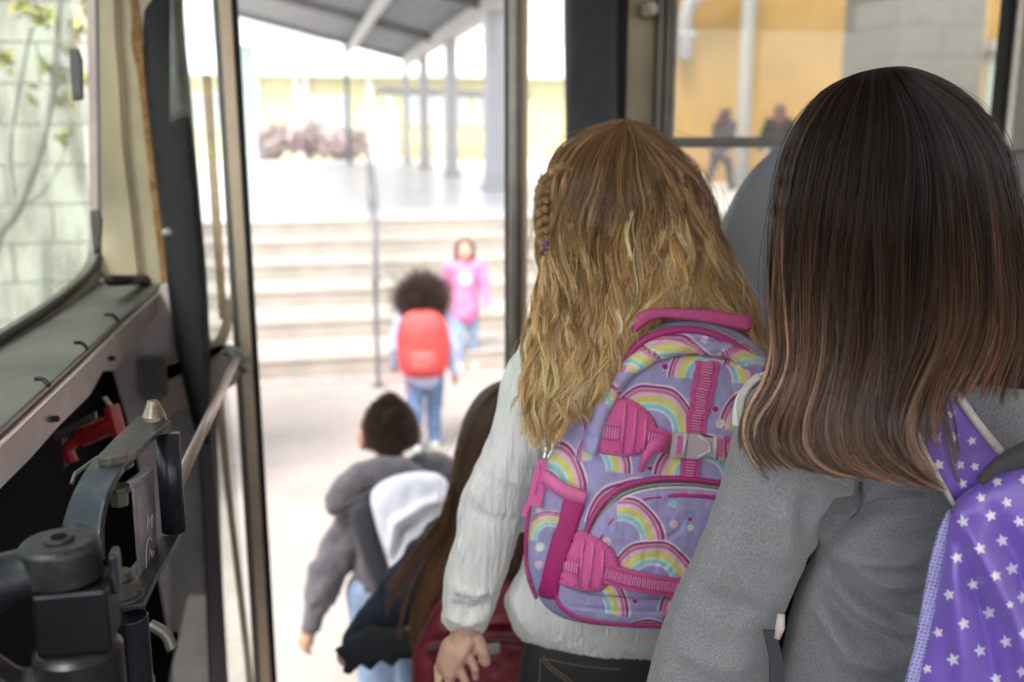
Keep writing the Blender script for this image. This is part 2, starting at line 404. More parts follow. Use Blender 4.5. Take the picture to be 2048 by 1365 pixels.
def leaf_cloud(n, ctr, rad3, size, seed, cl=14, cols=None, squash=1.0):
    r = np.random.default_rng(seed); cc = r.normal(0, .42, (cl, 3)); rr = r.uniform(.25, .5, cl)
    k = r.integers(0, cl, n); p = cc[k] + r.normal(0, 1, (n, 3)) * rr[k][:, None] * .6
    p = p * np.asarray(rad3) + np.asarray(ctr)
    a = r.normal(0, 1, (n, 3)); a /= np.linalg.norm(a, axis=1)[:, None]; b_ = r.normal(0, 1, (n, 3)); b_ = np.cross(a, b_); b_ /= np.linalg.norm(b_, axis=1)[:, None]
    s_ = size * r.uniform(.6, 1.4, n)[:, None]
    v = np.stack([p - a * s_, p + b_ * s_ * .45, p + a * s_, p - b_ * s_ * .45], 1).reshape(-1, 3)
    f = np.arange(4 * n).reshape(n, 4)
    c = np.repeat(np.asarray(cols)[r.integers(0, len(cols), n)] * r.uniform(.75, 1.2, (n, 1)), 4, 0)
    return v, f, c
m_leaf = mat('leaves', (.1, .2, .05), .6, attr='col', noise=.05)
m_bark = mat('bark', (.33, .31, .28), .9, noise=.4, nscale=20, bump=.4)
for i, (x, w_, h_, lab) in enumerate(((-.9, 1.0, 1.5, 'dusky purple shrub nearest the left pilaster of the yellow building'), (.55, .9, 1.75, 'middle purple shrub, the tallest of the row'), (2.0, .95, 1.45, 'purple shrub just left of the dark walkway post'))):
    T = thing('shrub', lab, 'shrub', 'purple shrubs along the yellow building')
    v, f, c = leaf_cloud(2600, (x, 43.6, PZ + h_ * .5), (w_, .8, h_ * .52), .11, 10 + i, cols=[(.40, .31, .32), (.46, .37, .37), (.60, .53, .50), (.34, .28, .26)])
    v[:, 2] = np.maximum(v[:, 2], PZ + .01); mk('crown', v, f, m_leaf, T, False, c)
    b = MB()
    for q in range(5): b.tube([(x + random.uniform(-.1, .1), 43.6, PZ), (x + random.uniform(-.5, .5), 43.6, PZ + h_ * .6)], [.03, .012], 6)
    b.build('trunk', m_bark, T)
TB = thing('tree', 'bright green tree seen through the right folded door glass', 'tree')
v, f, c = leaf_cloud(5000, (12.5, 50, 3.6), (3.4, 2, 1.7), .16, 5, 20, cols=[(.13, .2, .05), (.2, .27, .08), (.09, .15, .05)])
mk('crown', v, f, m_leaf, TB, False, c); b = MB(); b.tube([(12.5, 50, PZ), (12.4, 50, 2.4), (12.7, 50, 3.8)], [.2, .15, .08], 8); b.build('trunk', m_bark, TB)
# ------------------------------------------------------------ handrail
hr = thing('handrail', 'thin grey handrail with posts running up the middle of the steps', 'handrail')
m_rail = mat('rail_metal', (.16, .16, .18), .4, .3)
a0 = GY(757, 786, 8.55); p0 = np.array([a0[0], 8.55, 0]); 
pm = np.array([.86, 11.6, RH * 3]); p1 = np.array([.95, 13.9, PZ])
for q, (p_, h_) in enumerate(((p0, .95), (pm, .93), (p1, .93))):
    b = MB(); b.tube([p_, p_ + [0, 0, h_]], .022, 10); b.tube([p_, p_ + [0, 0, .015]], .06, 10); b.build('post', m_rail, hr)
b = MB(); b.tube(spline([p0 + [0, 0, .95], p0 + [0, .05, 1.0], pm + [0, 0, .95], p1 + [0, 0, .95], p1 + [0, 1.2, .95]], 6), .027, 10); b.build('rail', m_rail, hr, smooth=True)
b = MB(); b.tube(spline([p0 + [0, 0, .5], pm + [0, 0, .48], p1 + [0, 0, .48]], 6), .014, 8); b.build('lower_rail', m_rail, hr, smooth=True)
# ------------------------------------------------------------ cream block wall + tree beyond the windshield
m_blk = mat('cream_block', (.42, .42, .365), .9, noise=.14, nscale=6, bump=.35, bscale=90)
b = MB(); YB = 5.6
for r_ in range(20):
    for c_ in range(16):
        x1 = -.85 - c_ * .41 + (.2 if r_ % 2 else 0); x0 = x1 - .403
        x1 = min(x1, -.82)
        if x1 - x0 < .02: continue
        b.box((x0, YB, r_ * .203), (x1, YB + .19, r_ * .203 + .196))
bw = thing('block_wall', 'cream wall of large blocks seen through the windshield', 'wall')
b.build('blocks', m_blk, bw, bevel=.006); b = MB(); b.box((-7.4, YB + .012, 0), (-.825, YB + .18, 4.05)); b.build('mortar', mat('mortar', (.40, .40, .347), .95), bw)
tr = thing('tree', 'slim young tree with yellow green leaves in front of the cream block wall', 'tree')
b = MB(); br = []
def limb(pts, r0, r1):
    s_ = spline(pts, 5); b.tube(s_, np.linspace(r0, r1, len(s_)), 7)
def TP(x, y): return GY(x, y, 4.9)
base = TP(-60, 900); base[2] = 0
limb([base, TP(-20, 560), TP(35, 420), TP(80, 300), TP(110, 150), TP(120, 0), TP(140, -120)], .03, .01)
limb([TP(35, 420), TP(20, 300), TP(50, 110), TP(70, 20), TP(60, -80)], .014, .006)
limb([TP(80, 300), TP(100, 200), TP(150, 120), TP(160, 30)], .01, .004)
limb([TP(35, 420), TP(90, 380), TP(130, 300), TP(140, 250)], .008, .003)
limb([TP(-20, 560), TP(-10, 400), TP(-30, 200), TP(0, 100)], .012, .006)
b.build('trunk', m_bark, tr, smooth=True)
V = []; F = []; Cc = []; n = 0
for i, (x, y, r_, k) in enumerate(((105, 145, .05, 34), (125, 100, .03, 14), (95, 25, .07, 50), (165, 5, .05, 30), (190, 160, .05, 30), (135, 205, .03, 14), (130, 268, .03, 12), (10, 120, .06, 20), (40, -20, .1, 50), (60, 200, .04, 8), (155, 60, .04, 14))):
    v, f, c = leaf_cloud(k, TP(x, y), (r_ * 1.2,) * 3, .034, 60 + i, 4, cols=[(.40, .39, .14), (.45, .41, .13), (.32, .33, .15)])
    V.append(v); F.append(f + n); Cc.append(c); n += len(v)
mk('crown', np.concatenate(V), np.concatenate(F), m_leaf, tr, False, np.concatenate(Cc))
# ------------------------------------------------------------ yellow building beyond the bus window
m_oy = mat('ochre_render', (.38, .24, .08), .85, noise=.12, nscale=.8)
YBn = thing('ochre_building', 'ochre yellow building behind the two students walking, seen through the bus window', 'building')
b = MB(); b.box((8.0, 22.3, PZ), (40, 30, 10)); b.build('wall', m_oy, YBn)
xw0 = GY(1962, 200, 22.3)[0]; b = MB(); b.box((xw0, 22.1, 2.4), (xw0 + 2.2, 22.29, 4.1)); wf = b.build('window', mat('window_frame_green', (.33, .38, .34), .5), YBn)
b = MB(); b.box((xw0 + .12, 22.06, 2.5), (xw0 + 2.1, 22.1, 4.0)); b.build('pane', mat('pane_green', (.3, .36, .33), .2), wf)
b = MB(); b.box((xw0 - .15, 21.9, 4.1), (xw0 + 2.4, 22.29, 4.35)); b.build('lintel', mat('lintel_grey', (.28, .28, .27), .7), YBn)
dp = thing('downpipe', 'grey downpipe high on the ochre wall', 'pipe')
x_ = GY(1372, 60, 21.9)[0]; z_ = GY(1372, 118, 21.9)[2]
b = MB(); b.tube([(x_ + 1.6, 21.7, z_ + 2.1), (x_ + .5, 21.7, z_ + 1.45), (x_ + .05, 21.85, z_ + 1.25), (x_, 21.95, z_ + .9), (x_, 21.95, z_)], .16, 12); b.build('pipe', mat('zinc', (.42, .43, .45), .45, .3), dp, smooth=True)
b = MB(); b.box((x_ - .2, 21.8, z_ + .5), (x_ + .2, 22.29, z_ + .58)); b.build('bracket', mat('zinc', (.3, .3, .3)), dp)
gp = GY(1490, 200, 19.8)[0]
b = MB(); b.tube([(gp, 19.8, PZ), (gp, 19.8, 9)], .15, 20); b.tube([(gp, 19.8, PZ), (gp, 19.8, PZ + .15)], .22, 20); b.build('column', mat('pole_white', (.34, .335, .31), .5, noise=.1, nscale=4), smooth=False, label='round pale grey column standing in front of the ochre wall', cat='column')
YP_ = 13.9
xa = GY(1792, 150, YP_)[0]; xb = GY(1962, 150, YP_)[0]; yb_ = GX(1682, 150, xa)[1]
pr_ = thing('block_pier', 'tall grey concrete block pier right of the ochre wall', 'pier')
b = MB(); bh = .46
for r_ in range(16):
    z0 = PZ + r_ * bh
    off = .5 * (xb - xa) if r_ % 2 else .0
    if r_ % 2: b.box((xa, YP_, z0 + .008), (xa + off - .006, yb_, z0 + bh)); b.box((xa + off + .006, YP_, z0 + .008), (xb, yb_, z0 + bh))
    else: b.box((xa, YP_, z0 + .008), (xb, YP_ + (yb_ - YP_) / 2 - .006, z0 + bh)); b.box((xa, YP_ + (yb_ - YP_) / 2 + .006, z0 + .008), (xb, yb_, z0 + bh))
b.build('blocks', mat('grey_block', (.16, .15, .13), .9, noise=.18, nscale=5, bump=.3), pr_, bevel=.008)
b = MB(); b.box((xa + .02, YP_ + .02, PZ), (xb - .02, yb_ - .02, PZ + 16 * bh - .02)); b.build('mortar', mat('grey_mortar', (.15, .14, .125), .9), pr_)
rl = thing('ramp_railing', 'thin wire railing in front of the walking students beyond the bus window', 'railing')
xr0 = GY(1340, 300, 17.5)[0]; xr1 = GY(1500, 300, 17.5)[0]
for x in np.linspace(xr0 - 1.2, xr1 + 4, 6): b = MB(); b.tube([(x, 17.5, PZ), (x, 17.5, PZ + 1.0)], .02, 8); b.build('post', m_rail, rl)
b = MB()
for z in np.linspace(.15, 1.0, 8): b.tube([(xr0 - 1.2, 17.5, PZ + z), (xr1 + 4, 17.5, PZ + z)], .009 if z < .95 else .02, 6)
b.build('wires', m_rail, rl)
# ============================================================ THE BUS
BUS = thing('school_bus', 'inside of an old school bus around its open front door, cream metal with black padding', 'bus')
DW = 2.4
m_cream = mat('cream_metal', (.40, .335, .225), .5, noise=.25, nscale=5, bump=.15, bscale=30, coat=.1)
m_pad = mat('black_padding', (.010, .010, .011), .6, spec=.18, noise=.3, nscale=8, bump=.25, bscale=160)
m_padg = mat('grey_padding', (.05, .054, .064), .6, spec=.25, noise=.3, nscale=12, bump=.35, bscale=220)
m_rub = mat('rubber', (.012, .012, .013), .55, spec=.2)
m_alu = mat('aluminium', (.42, .40, .36), .38, .7, noise=.25, nscale=12)
m_alud = mat('aluminium_dark', (.16, .155, .14), .42, .6, noise=.25, nscale=12)
m_tan = mat('tan_metal', (.52, .42, .32), .35, .5, noise=.15, nscale=10)
m_rust = mat('rusty_orange', (.66, .50, .33), .7, noise=.3, nscale=30)
m_mauve = mat('dash_metal', (.27, .22, .22), .32, .55, noise=.3, nscale=9, bump=.06, bscale=150)
m_top = mat('dash_vinyl', (.075, .077, .070), .42, noise=.35, nscale=10, bump=.3, bscale=60)
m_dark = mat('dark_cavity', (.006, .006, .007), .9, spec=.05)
m_floor = mat('bus_floor', (.05, .05, .05), .7, noise=.3, nscale=10)
def polyY(pix, Y, th, name, m, par=BUS, **kw):
    b = MB(); b.prism([GY(x, y, Y) for x, y in pix], (0, th, 0)); return b.build(name, m, par, **kw)
def polyX(pix, X, th, name, m, par=BUS, **kw):
    b = MB(); b.prism([GX(x, y, X) for x, y in pix], (th, 0, 0)); return b.build(name, m, par, **kw)
# floor, step well, roof, wall
b = MB(); b.box((-.6, -.8, .84), (3.4, 1.75, .9)); b.box((1.35, 1.75, .84), (3.4, DW, .9)); b.build('floor', m_floor, BUS)
b = MB(); b.box((-.3, 1.76, .52), (1.34, 2.06, .58)); b.box((-.3, 2.07, .2), (1.34, DW + .02, .26)); b.box((-.3, 2.06, .26), (1.34, 2.07, .52)); b.build('door_steps', m_floor, BUS)
b = MB()
n = 14
for i in range(n):
    a0 = math.pi * i / (2 * n); a1 = math.pi * (i + 1) / (2 * n)
    pa = (DW - .35 + .35 * math.cos(a0), 2.6 + .35 * math.sin(a0)); pb = (DW - .35 + .35 * math.cos(a1), 2.6 + .35 * math.sin(a1))
    b.prism([(-.6, pa[0], pa[1]), (-.6, pb[0], pb[1]), (-.6, pb[0], pb[1] + .03), (-.6, pa[0], pa[1] + .03)], (4.0, 0, 0))
b.box((-.6, -1.0, 2.95), (3.4, DW - .35, 2.98)); b.build('roof', mat('bus_ceiling', (.72, .70, .64), .5), BUS)
b = MB(); b.box((-.6, -1.05, .84), (3.4, -1.0, 1.42)); b.box((-.6, -1.05, 2.8), (3.4, -1.0, 2.98))
for x in (-.6, .5, 1.6, 2.7): b.box((x, -1.05, 1.42), (x + .08, -1.0, 2.8))
b.build('driver_side_wall', m_cream, BUS)
# right of the door: pad, cream panel, ribbed aluminium, window
def col(pxa, pxb, ytop, ybot, Y, th, name, m, **kw):
    return polyY([(pxa, ytop), (pxb, ytop), (pxb, ybot), (pxa, ybot)], Y, th, name, m, **kw)
def vbar(pxa, pxb, y0, y1, Y, th, name, m, par=BUS, bevel=.003, **kw):
    """upright bar: true vertical in the world, its width taken where it crosses the horizon"""
    xa = GY(pxa, 262, Y)[0]; xb = GY(pxb, 262, Y)[0]; za = GY(pxa, y0, Y)[2]; zb = GY(pxa, y1, Y)[2]
    b = MB(); b.box((xa, Y, zb), (xb, Y + th, za)); return b.build(name, m, par, bevel=bevel, **kw)
v, f, _, _ = inflate([(1131, -90), (1180, -92), (1232, -90), (1234, 100), (1234, 350), (1232, 700), (1180, 705), (1131, 700), (1131, 300)], 2.36, .55, cap=34, step=7)
mk('door_pad', v, f, m_padg, BUS, label='dark grey padded post')
vbar(1230, 1252, -200, 900, 2.4, .05, 'rubber_trim', m_rub)
vbar(1250, 1312, -200, 1000, DW + .01, .05, 'cream_panel', m_cream)
b = MB()
for i in range(4):
    xa = GY(1311 + i * 8.6, 262, 2.385)[0]; b.box((xa, 2.385 + (i % 2) * .008, 1.2), (xa + .0085, 2.43, 2.9))
b.build('ribbed_trim', m_alud, BUS, bevel=.002)
b = MB(); c_ = GY(1301, 18, 2.37); b.tube([c_ + [0, .04, 0], c_, c_ - [0, .012, 0]], [.022, .022, .014], 16); b.tube([c_ - [0, .01, 0], c_ - [0, .02, 0]], .009, 6); b.build('screw', m_alu, BUS)
# window frame (sash bar, sill, right jamb)
zs = GY(1450, 285, DW)[2]; xl = GY(1345, 262, DW)[0]; xr = GY(2012, 262, DW)[0]
b = MB(); b.box((xl, DW - .01, zs - .013), (xr, DW + .03, zs + .013)); b.box((xl, DW - .022, zs - .004), (xr, DW - .01, zs + .006)); b.build('sash_bar', m_alud, BUS, bevel=.002)
b = MB(); b.box((xl - .02, DW - .03, 1.78), (3.4, DW + .05, 1.84)); b.build('window_sill', m_alud, BUS, bevel=.004)
b = MB(); b.box((GY(1345, 262, DW)[0] - .002, DW, .9), (3.4, DW + .05, 1.78)); b.build('side_wall', m_cream, BUS)
b = MB(); b.box((xl - .01, DW - .01, 2.56), (3.4, DW + .04, 2.66)); b.build('window_head', m_alud, BUS)
b = MB(); b.box((xl + .001, DW + .008, 1.84), (xr, DW + .012, 2.56)); b.build('window_glass', glass('bus_glass', (.80, .80, .78), .05, .05), BUS)
vbar(1338, 1349, -200, 560, DW - .012, .03, 'window_jamb', m_alud)
vbar(1996, 2012, -200, 560, DW - .03, .04, 'window_jamb', m_rub)
vbar(2012, 2026, -200, 560, DW - .04, .05, 'window_jamb', m_alu)
vbar(2026, 2200, -200, 560, DW - .03, .05, 'cream_panel', m_alud, label='dark metal panel at the far right')
# seat behind the dark-haired girl
m_seat = mat('seat_vinyl', (.17, .19, .215), .5, noise=.12, nscale=4, bump=.2, bscale=260)
def seatback(pix, d, t, name='seat_back', **kw):
    v, f, _, _ = inflate(pix, d, .5, cap=t, step=7); return mk(name, v, f, m_seat, BUS, **kw)
seatback([(1437, 480), (1455, 420), (1490, 358), (1535, 310), (1590, 275), (1680, 255), (1800, 258), (1860, 330), (1880, 600), (1880, 900), (1660, 960), (1460, 940), (1430, 700)], 1.72, 40, label='rounded grey blue seat back')
seatback([(1990, 330), (2010, 304), (2100, 300), (2260, 320), (2300, 600), (2290, 1000), (2020, 1000), (1985, 700)], 1.62, 40, label='grey blue seat back at the right edge')
# left folded door leaf
DL = thing('dummy', None, None); bpy.data.objects.remove(DL)
def leaf(name, stripes, Y, ytop, ybot, label=None, glassx=None, zsp=None):
    L = None
    for i, (pa, pb, m, dy) in enumerate(stripes):
        o = vbar(pa, pb, ytop, ybot, Y + dy, .03, name if L is None else 'door_stripe', m, BUS if L is None else L)
        if L is None: L = o; tag(o, label)
    return L
def along(pt, pb, ya, yb, Y): return None
# door leaf edge follows the leaning folded panel: built as long boxes between two pixel points on plane Y
def lbar(p0, p1, wpx, Y, th, name, m, par=BUS, bevel=.002, **kw):
    a = GY(p0[0], p0[1], Y); bq = GY(p1[0], p1[1], Y); w_ = wpx * Y / FPX * 1.02
    b = MB(); b.prism([a, a + [w_, 0, 0], bq + [w_, 0, 0], bq], (0, th, 0)); return b.build(name, m, par, bevel=bevel, **kw)
YL = 2.30
D1 = lbar((455, -60), (543, 1420), 14, YL, .03, 'folding_door', m_rub, label='folded left leaf of the bus door')
lbar((433, -60), (524, 1420), 22, YL - .004, .04, 'frame', m_tan, D1)
lbar((421, -60), (512, 1420), 12, YL + .006, .03, 'gasket', m_alud, D1)
lbar((424, 760), (500, 1420), 12, YL + .009, .03, 'gasket', m_tan, D1)
lbar((404, 150), (438, 640), 15, YL + .002, .01, 'rust_edge', m_rust, D1)
lbar((441, 770), (497, 1420), 4, YL + .002, .01, 'rust_edge', m_rust, D1)
# rails across the leaf and rounded corner
b = MB(); b.strip([GY(*q, YL) for q in spline([(300, 780), (380, 740), (440, 705), (462, 655), (466, 600)], 6)], [GY(*q, YL) for q in spline([(300, 745), (380, 708), (425, 685), (444, 645), (450, 600)], 6)], .02); b.build('corner_rail', m_tan, D1)
b = MB(); b.prism([GY(*q, YL) for q in [(300, 745), (440, 690), (500, 700), (470, 770), (300, 850)]], (0, .02, 0)); b.build('middle_rail', mat('pinkish_metal', (.42, .34, .30), .3, .6), D1)
b = MB(); b.prism([GY(*q, YL + .02) for q in [(340, -60), (425, -60), (455, 700), (340, 760)]], (0, .005, 0)); b.prism([GY(*q, YL + .02) for q in [(340, 760), (455, 770), (515, 1420), (340, 1420)]], (0, .005, 0)); b.build('glass', glass('door_glass', (.9, .93, .92), .06, .12), D1)
# right folded door leaf
YR = 2.33
D2 = vbar(1013, 1021, -200, 1100, YR, .03, 'folding_door', m_rub, label='folded right leaf of the bus door')
vbar(1018, 1033, -200, 1100, YR - .006, .03, 'frame', m_alu, D2)
vbar(1033, 1044, -200, 1100, YR, .03, 'gasket', m_alud, D2)
vbar(1043, 1056, -200, 1100, YR + .01, .02, 'inner_frame', mat('warm_cream', (.60, .47, .30), .5), D2)
b = MB(); b.box((GY(1056, 262, YR)[0], YR + .015, .3), (GY(1131, 262, YR)[0], YR + .02, 2.8)); b.build('glass', glass('door_glass2', (.93, .95, .93), .05, .10), D2)
# front corner: pad at the left of the door, cream pillar
v, f, _, _ = inflate([(272, -120), (320, -125), (362, -110), (368, 40), (384, 210), (400, 400), (414, 560), (420, 700), (422, 800), (424, 880), (400, 880), (376, 800), (352, 700), (338, 600), (326, 480), (304, 300), (286, 120)], lambda x, y: 2.22 - .0001 * y, .9, cap=34, step=6)
mk('door_pad', v, f, m_pad, BUS, label='black padded post left of the door')
b = MB(); c_ = GY(333, 466, 2.14); b.tube([c_ + [0, .02, 0], c_, c_ - [0, .006, 0]], [.009, .009, .004], 12); b.build('screw', m_alu, BUS)
XW = -.455
b = MB(); b.prism([GY(x, y, 2.41) for x, y in [(196, -140), (300, -140), (360, 620), (205, 620)]], (0, .04, 0)); b.build('corner_pillar', m_cream, BUS)
b = MB(); b.tube([GY(x, y, 2.40) for x, y in spline([(228, -120), (232, 60), (239, 150), (248, 300), (264, 430), (278, 560)], 4)], .0028, 6); b.tube([GY(x, y, 2.40) for x, y in spline([(236, -120), (240, 60), (247, 150), (256, 300), (272, 430), (286, 560)], 4)], .0018, 6); b.build('pillar_seam', mat('seam_brown', (.14, .09, .05), .8), BUS, smooth=True)
b = MB(); r_ = np.random.default_rng(3)
tt = np.linspace(0, 1, 60); xx = 262 + 66 * tt - 4; yy = -20 + 590 * tt; ed = 0.5 + 5 * np.maximum(0, vnoise(tt * 26, 0 * tt + 5)) + 7 * np.exp(-((yy - 90) / 34) ** 2)
b.strip([GY(x - e, y, 2.405) for x, y, e in zip(xx, yy, ed)], [GY(x + 14, y, 2.405) for x, y in zip(xx, yy)], .002)
b.build('rust_stain', mat('rust', (.30, .15, .06), .9, noise=.5, nscale=60), BUS, smooth=False)
# windshield plane X = XW, running towards the door wall
fr = MB()
ip = spline([(196, -160), (199, 0), (203, 200), (205, 400), (205, 480), (196, 530), (160, 572), (90, 625), (0, 682), (-120, 757)], 5)
op = spline([(226, -160), (227, 0), (226, 200), (228, 420), (226, 500), (214, 545), (172, 585), (96, 638), (0, 698), (-120, 772)], 5)
fr.strip([GX(x, y, XW) for x, y in ip], [GX(x, y, XW + .012) for x, y in op], .03, nrm=(-1, 0, 0))
fr.build('windshield_frame', mat('frame_brown', (.10, .08, .06), .5, noise=.3, nscale=10), BUS)
b = MB(); b.tube([GX(x - 3, y - 2, XW + .004) for x, y in ip], .007, 8); b.build('windshield_gasket', m_rub, BUS, smooth=True)
b = MB(); b.box((XW - .012, .3, 1.55), (XW - .008, 2.42, 2.95)); b.build('windshield', glass('windshield_glass', (.88, .93, .90), .05, .6), BUS)
for (q, lab) in ((((138, 97), (158, 98), (166, 120), (168, 200), (145, 203), (141, 150)), 'upper grey clip'), (((180, 422), (200, 418), (206, 440), (202, 500), (188, 512), (184, 470)), 'lower grey clip')):
    v, f, _, _ = inflate(np.array(q, float), 1.9, .8, cap=9, step=2, smooth=False); mk('mirror_clip', v, f, mat('clip_grey', (.035, .03, .03), .6), BUS, label=lab)
# dashboard: shelf, edge with clips, side panel, cavity
XE = -.325
def lineX(pts, X): return [GX(x, y, X) for x, y in pts]
eT = [(-140, 987), (0, 862), (120, 752), (230, 650), (318, 572)]
b = MB(); back = [GX(x, y, XW + .012) for x, y in [(-120, 772), (0, 698), (96, 640), (172, 587), (226, 548)]]
edge = lineX(eT, XE); zE = np.mean([p[2] for p in edge]); 
b.strip(back, edge, -.012); b.build('dash_shelf', m_top, BUS)
b = MB(); b.tube(edge, .0045, 8); b.build('dash_edge', mat('edge_black', (.02, .02, .02), .3), BUS, smooth=True)
b = MB(); b.tube([p + [.006, 0, -.008] for p in edge], .0035, 8); b.build('dash_lip', mat('lip_metal', (.5, .46, .48), .25, .8), BUS, smooth=True)
b = MB(); q_ = GX(250, 566, XE - .03); b.tube([GX(222, 562, XE - .05), GX(292, 560, XE - .03)], .012, 10); b.build('dash_corner_pad', m_pad, BUS, smooth=True)
for (x, y) in ((92, 762), (170, 690), (232, 634)):
    b = MB(); b.tube(spline([GX(x - 22, y - 4, XE - .01), GX(x - 6, y - 3, XE), GX(x + 6, y + 10, XE + .008)], 4), [.003] * 9, 6); b.build('edge_clip', m_rub, BUS, smooth=True)
b = MB(); b.prism(lineX([(-140, 992), (0, 868), (120, 758), (318, 578), (336, 600), (228, 742), (206, 742), (180, 790), (120, 850), (60, 918), (0, 978), (-140, 1120)], XE), (-.004, 0, 0)); b.build('dash_panel', m_mauve, BUS, label='mauve grey metal panel below the dash shelf')
for (x, y) in ((226, 717), (113, 838)): b = MB(); b.tube([GX(x, y, XE + .006), GX(x, y, XE - .002)], .0045, 10); b.build('rivet', m_rub, BUS)
YPn = 2.34
b = MB(); b.prism([GY(x, y, YPn) for x, y in [(226, 742), (322, 572), (380, 560), (428, 700), (455, 1450), (358, 1450), (340, 1290), (272, 900)]], (0, .02, 0)); b.build('kick_panel', mat('kick_metal', (.52, .44, .44), .4, .05, noise=.3, nscale=7), BUS)
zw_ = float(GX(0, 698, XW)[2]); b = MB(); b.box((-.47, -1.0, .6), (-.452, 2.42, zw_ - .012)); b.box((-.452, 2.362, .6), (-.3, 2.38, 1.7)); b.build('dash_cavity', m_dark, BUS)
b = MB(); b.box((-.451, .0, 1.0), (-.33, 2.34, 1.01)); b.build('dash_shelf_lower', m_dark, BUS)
# dark kick column right of the kick panel
b = MB(); b.prism([GY(x, y, 2.25) for x, y in [(360, 740), (418, 700), (424, 850), (440, 1100), (460, 1450), (420, 1450), (410, 1150), (396, 900)]], (0, .03, 0)); b.build('door_hinge_post', mat('hinge_dark', (.07, .065, .07), .4, .3), BUS, bevel=.006)
# ribbed vent
b = MB()
for i in range(6):
    x = 278 + i * 9.2; b.prism([GY(x, 722 - i * 1, 2.28), GY(x + 6.5, 722 - i, 2.28), GY(x + 11, 790, 2.28), GY(x + 5, 792, 2.28)], (0, .02, 0))
b.prism([GY(*q, 2.295) for q in [(276, 718), (330, 714), (336, 790), (312, 812), (284, 800)]], (0, .02, 0))
b.build('ribbed_vent', mat('vent_grey', (.13, .13, .12), .5), BUS, bevel=.002)
# red lever inside the cavity
m_red = mat('red_plastic', (.30, .012, .016), .35, noise=.2, nscale=30)
LV = None
b = MB(); d = 1.6
b.tube([P(222, 812, d), P(240, 878, d)], .0125, 10); b.tube([P(232, 845, d), P(150, 880, d)], .011, 10)
for i in range(9): q = P(160 + i * 7, 876 - i * 3, d); b.tube([q, q + (P(161, 875.5, d) - P(160, 876, d)) * 3], .016, 12)
b.tube([P(150, 878, d), P(135, 900, d), P(145, 925, d)], .010, 8)
LV = b.build('red_lever', m_red, BUS, smooth=False)
b = MB(); b.tube([P(208, 795, d), P(222, 815, d)], .004, 8); b.tube([P(240, 872, d), P(246, 860, d)], .005, 8); b.prism([P(122, 880, d), P(134, 876, d), P(142, 925, d), P(130, 938, d)], (0, .004, 0)); b.build('lever_bracket', m_alu, LV); b = MB(); b.prism([P(110, 865, d + .02), P(190, 825, d + .02), P(192, 840, d + .02), P(112, 882, d + .02)], (0, .01, 0)); b.build('lever_plate', m_alud, LV)
b = MB(); b.prism([P(205, 1345, 1.0), P(240, 1340, 1.0), P(240, 1400, 1.0), P(205, 1400, 1.0)], (0, .02, 0)); b.build('red_box', m_red, BUS, bevel=.003)
# door operating rod
rodA = P(300, 1075, 1.0); rodB = GY(474, 716, 2.22)
b = MB(); b.tube([P(345, 990, 1.12), rodB], .008, 12); b.build('door_rod', mat('rod_metal', (.33, .27, .26), .3, .8), BUS, smooth=True)
b = MB(); b.tube([rodB + [0, .02, 0], rodB - [0, .01, 0]], .02, 12); b.tube([rodB + [-.02, 0, .02], rodB + [.02, 0, -.03]], .012, 10); b.tube([rodB + [0, 0, 0], rodB + [0, .06, .0]], .014, 10); b.build('rod_joint', m_alud, BUS)
# ------------------------------------------------------------ door-control bracket, close to the camera
m_br = mat('bracket_metal', (.026, .032, .044), .36, .55, noise=.45, nscale=38, bump=.12, bscale=220, col2=(.085, .08, .072), lo=.45, hi=.8)
m_brd = mat('bracket_dark', (.020, .022, .030), .28, .3, noise=.3, nscale=40)
m_dust = mat('dusty_steel', (.12, .11, .098), .45, .6, noise=.4, nscale=120, bump=.1, bscale=400)
m_plate = mat('plate_metal', (.27, .245, .29), .38, .7, noise=.35, nscale=60, bump=.1, bscale=260)
CB = MB(); ZT = 1.90
Lr = [(278, 843), (240, 878), (205, 915), (178, 948), (155, 992), (138, 1040), (130, 1085)]
Rr = [(344, 852), (306, 884), (262, 930), (236, 965), (218, 1010), (210, 1060), (212, 1120)]
zz = [ZT, ZT, ZT, ZT - .001, ZT - .012, ZT - .030, ZT - .05]
Lr2 = spline([list(a) + [z] for a, z in zip(Lr, zz)], 5); Rr2 = spline([list(a) + [z] for a, z in zip(Rr, zz)], 5)
def Z3(q): return GZ(q[0], q[1], q[2])
# the bend drops while coming towards the camera: use constant-z for the flat part, then near-vertical fall
L3 = np.array([Z3(q) for q in Lr2]); R3 = np.array([Z3(q) for q in Rr2])
CB.strip(L3, R3, -.006)
CT = CB.build('control_bracket', m_br, BUS, bevel=.0012, label='blue grey steel door control bracket')
dT = float(to_px(GZ(330, 850, ZT))[2])
def zof(x, y, d): return float(P(x, y, d)[2])
# upright tube at far end, lower strap, plates
topc = GZ(334, 868, ZT - .006); zB = zof(340, 1062, dT * 1.01)
CTu = MB(); CTu.tube([topc, [topc[0], topc[1], zB]], .0125, 24); CTu.build('bracket_post', m_brd, CT, smooth=True)
b = MB(); b.strip([GZ(*q, zB) for q in [(322, 1082), (285, 1115), (250, 1160), (222, 1228)]], [GZ(*q, zB) for q in [(362, 1076), (340, 1118), (315, 1162), (290, 1218)]], -.005); b.build('lower_strap', m_br, CT, bevel=.001)
b = MB(); b.strip([GZ(*q, zB - .0) for q in [(296, 1140), (262, 1180), (222, 1222)]], [GZ(*q, zB) for q in [(322, 1140), (300, 1190), (286, 1226)]], .002)
b = MB(); pq = [GZ(252, 948, ZT - .012), GZ(306, 934, ZT - .012)]
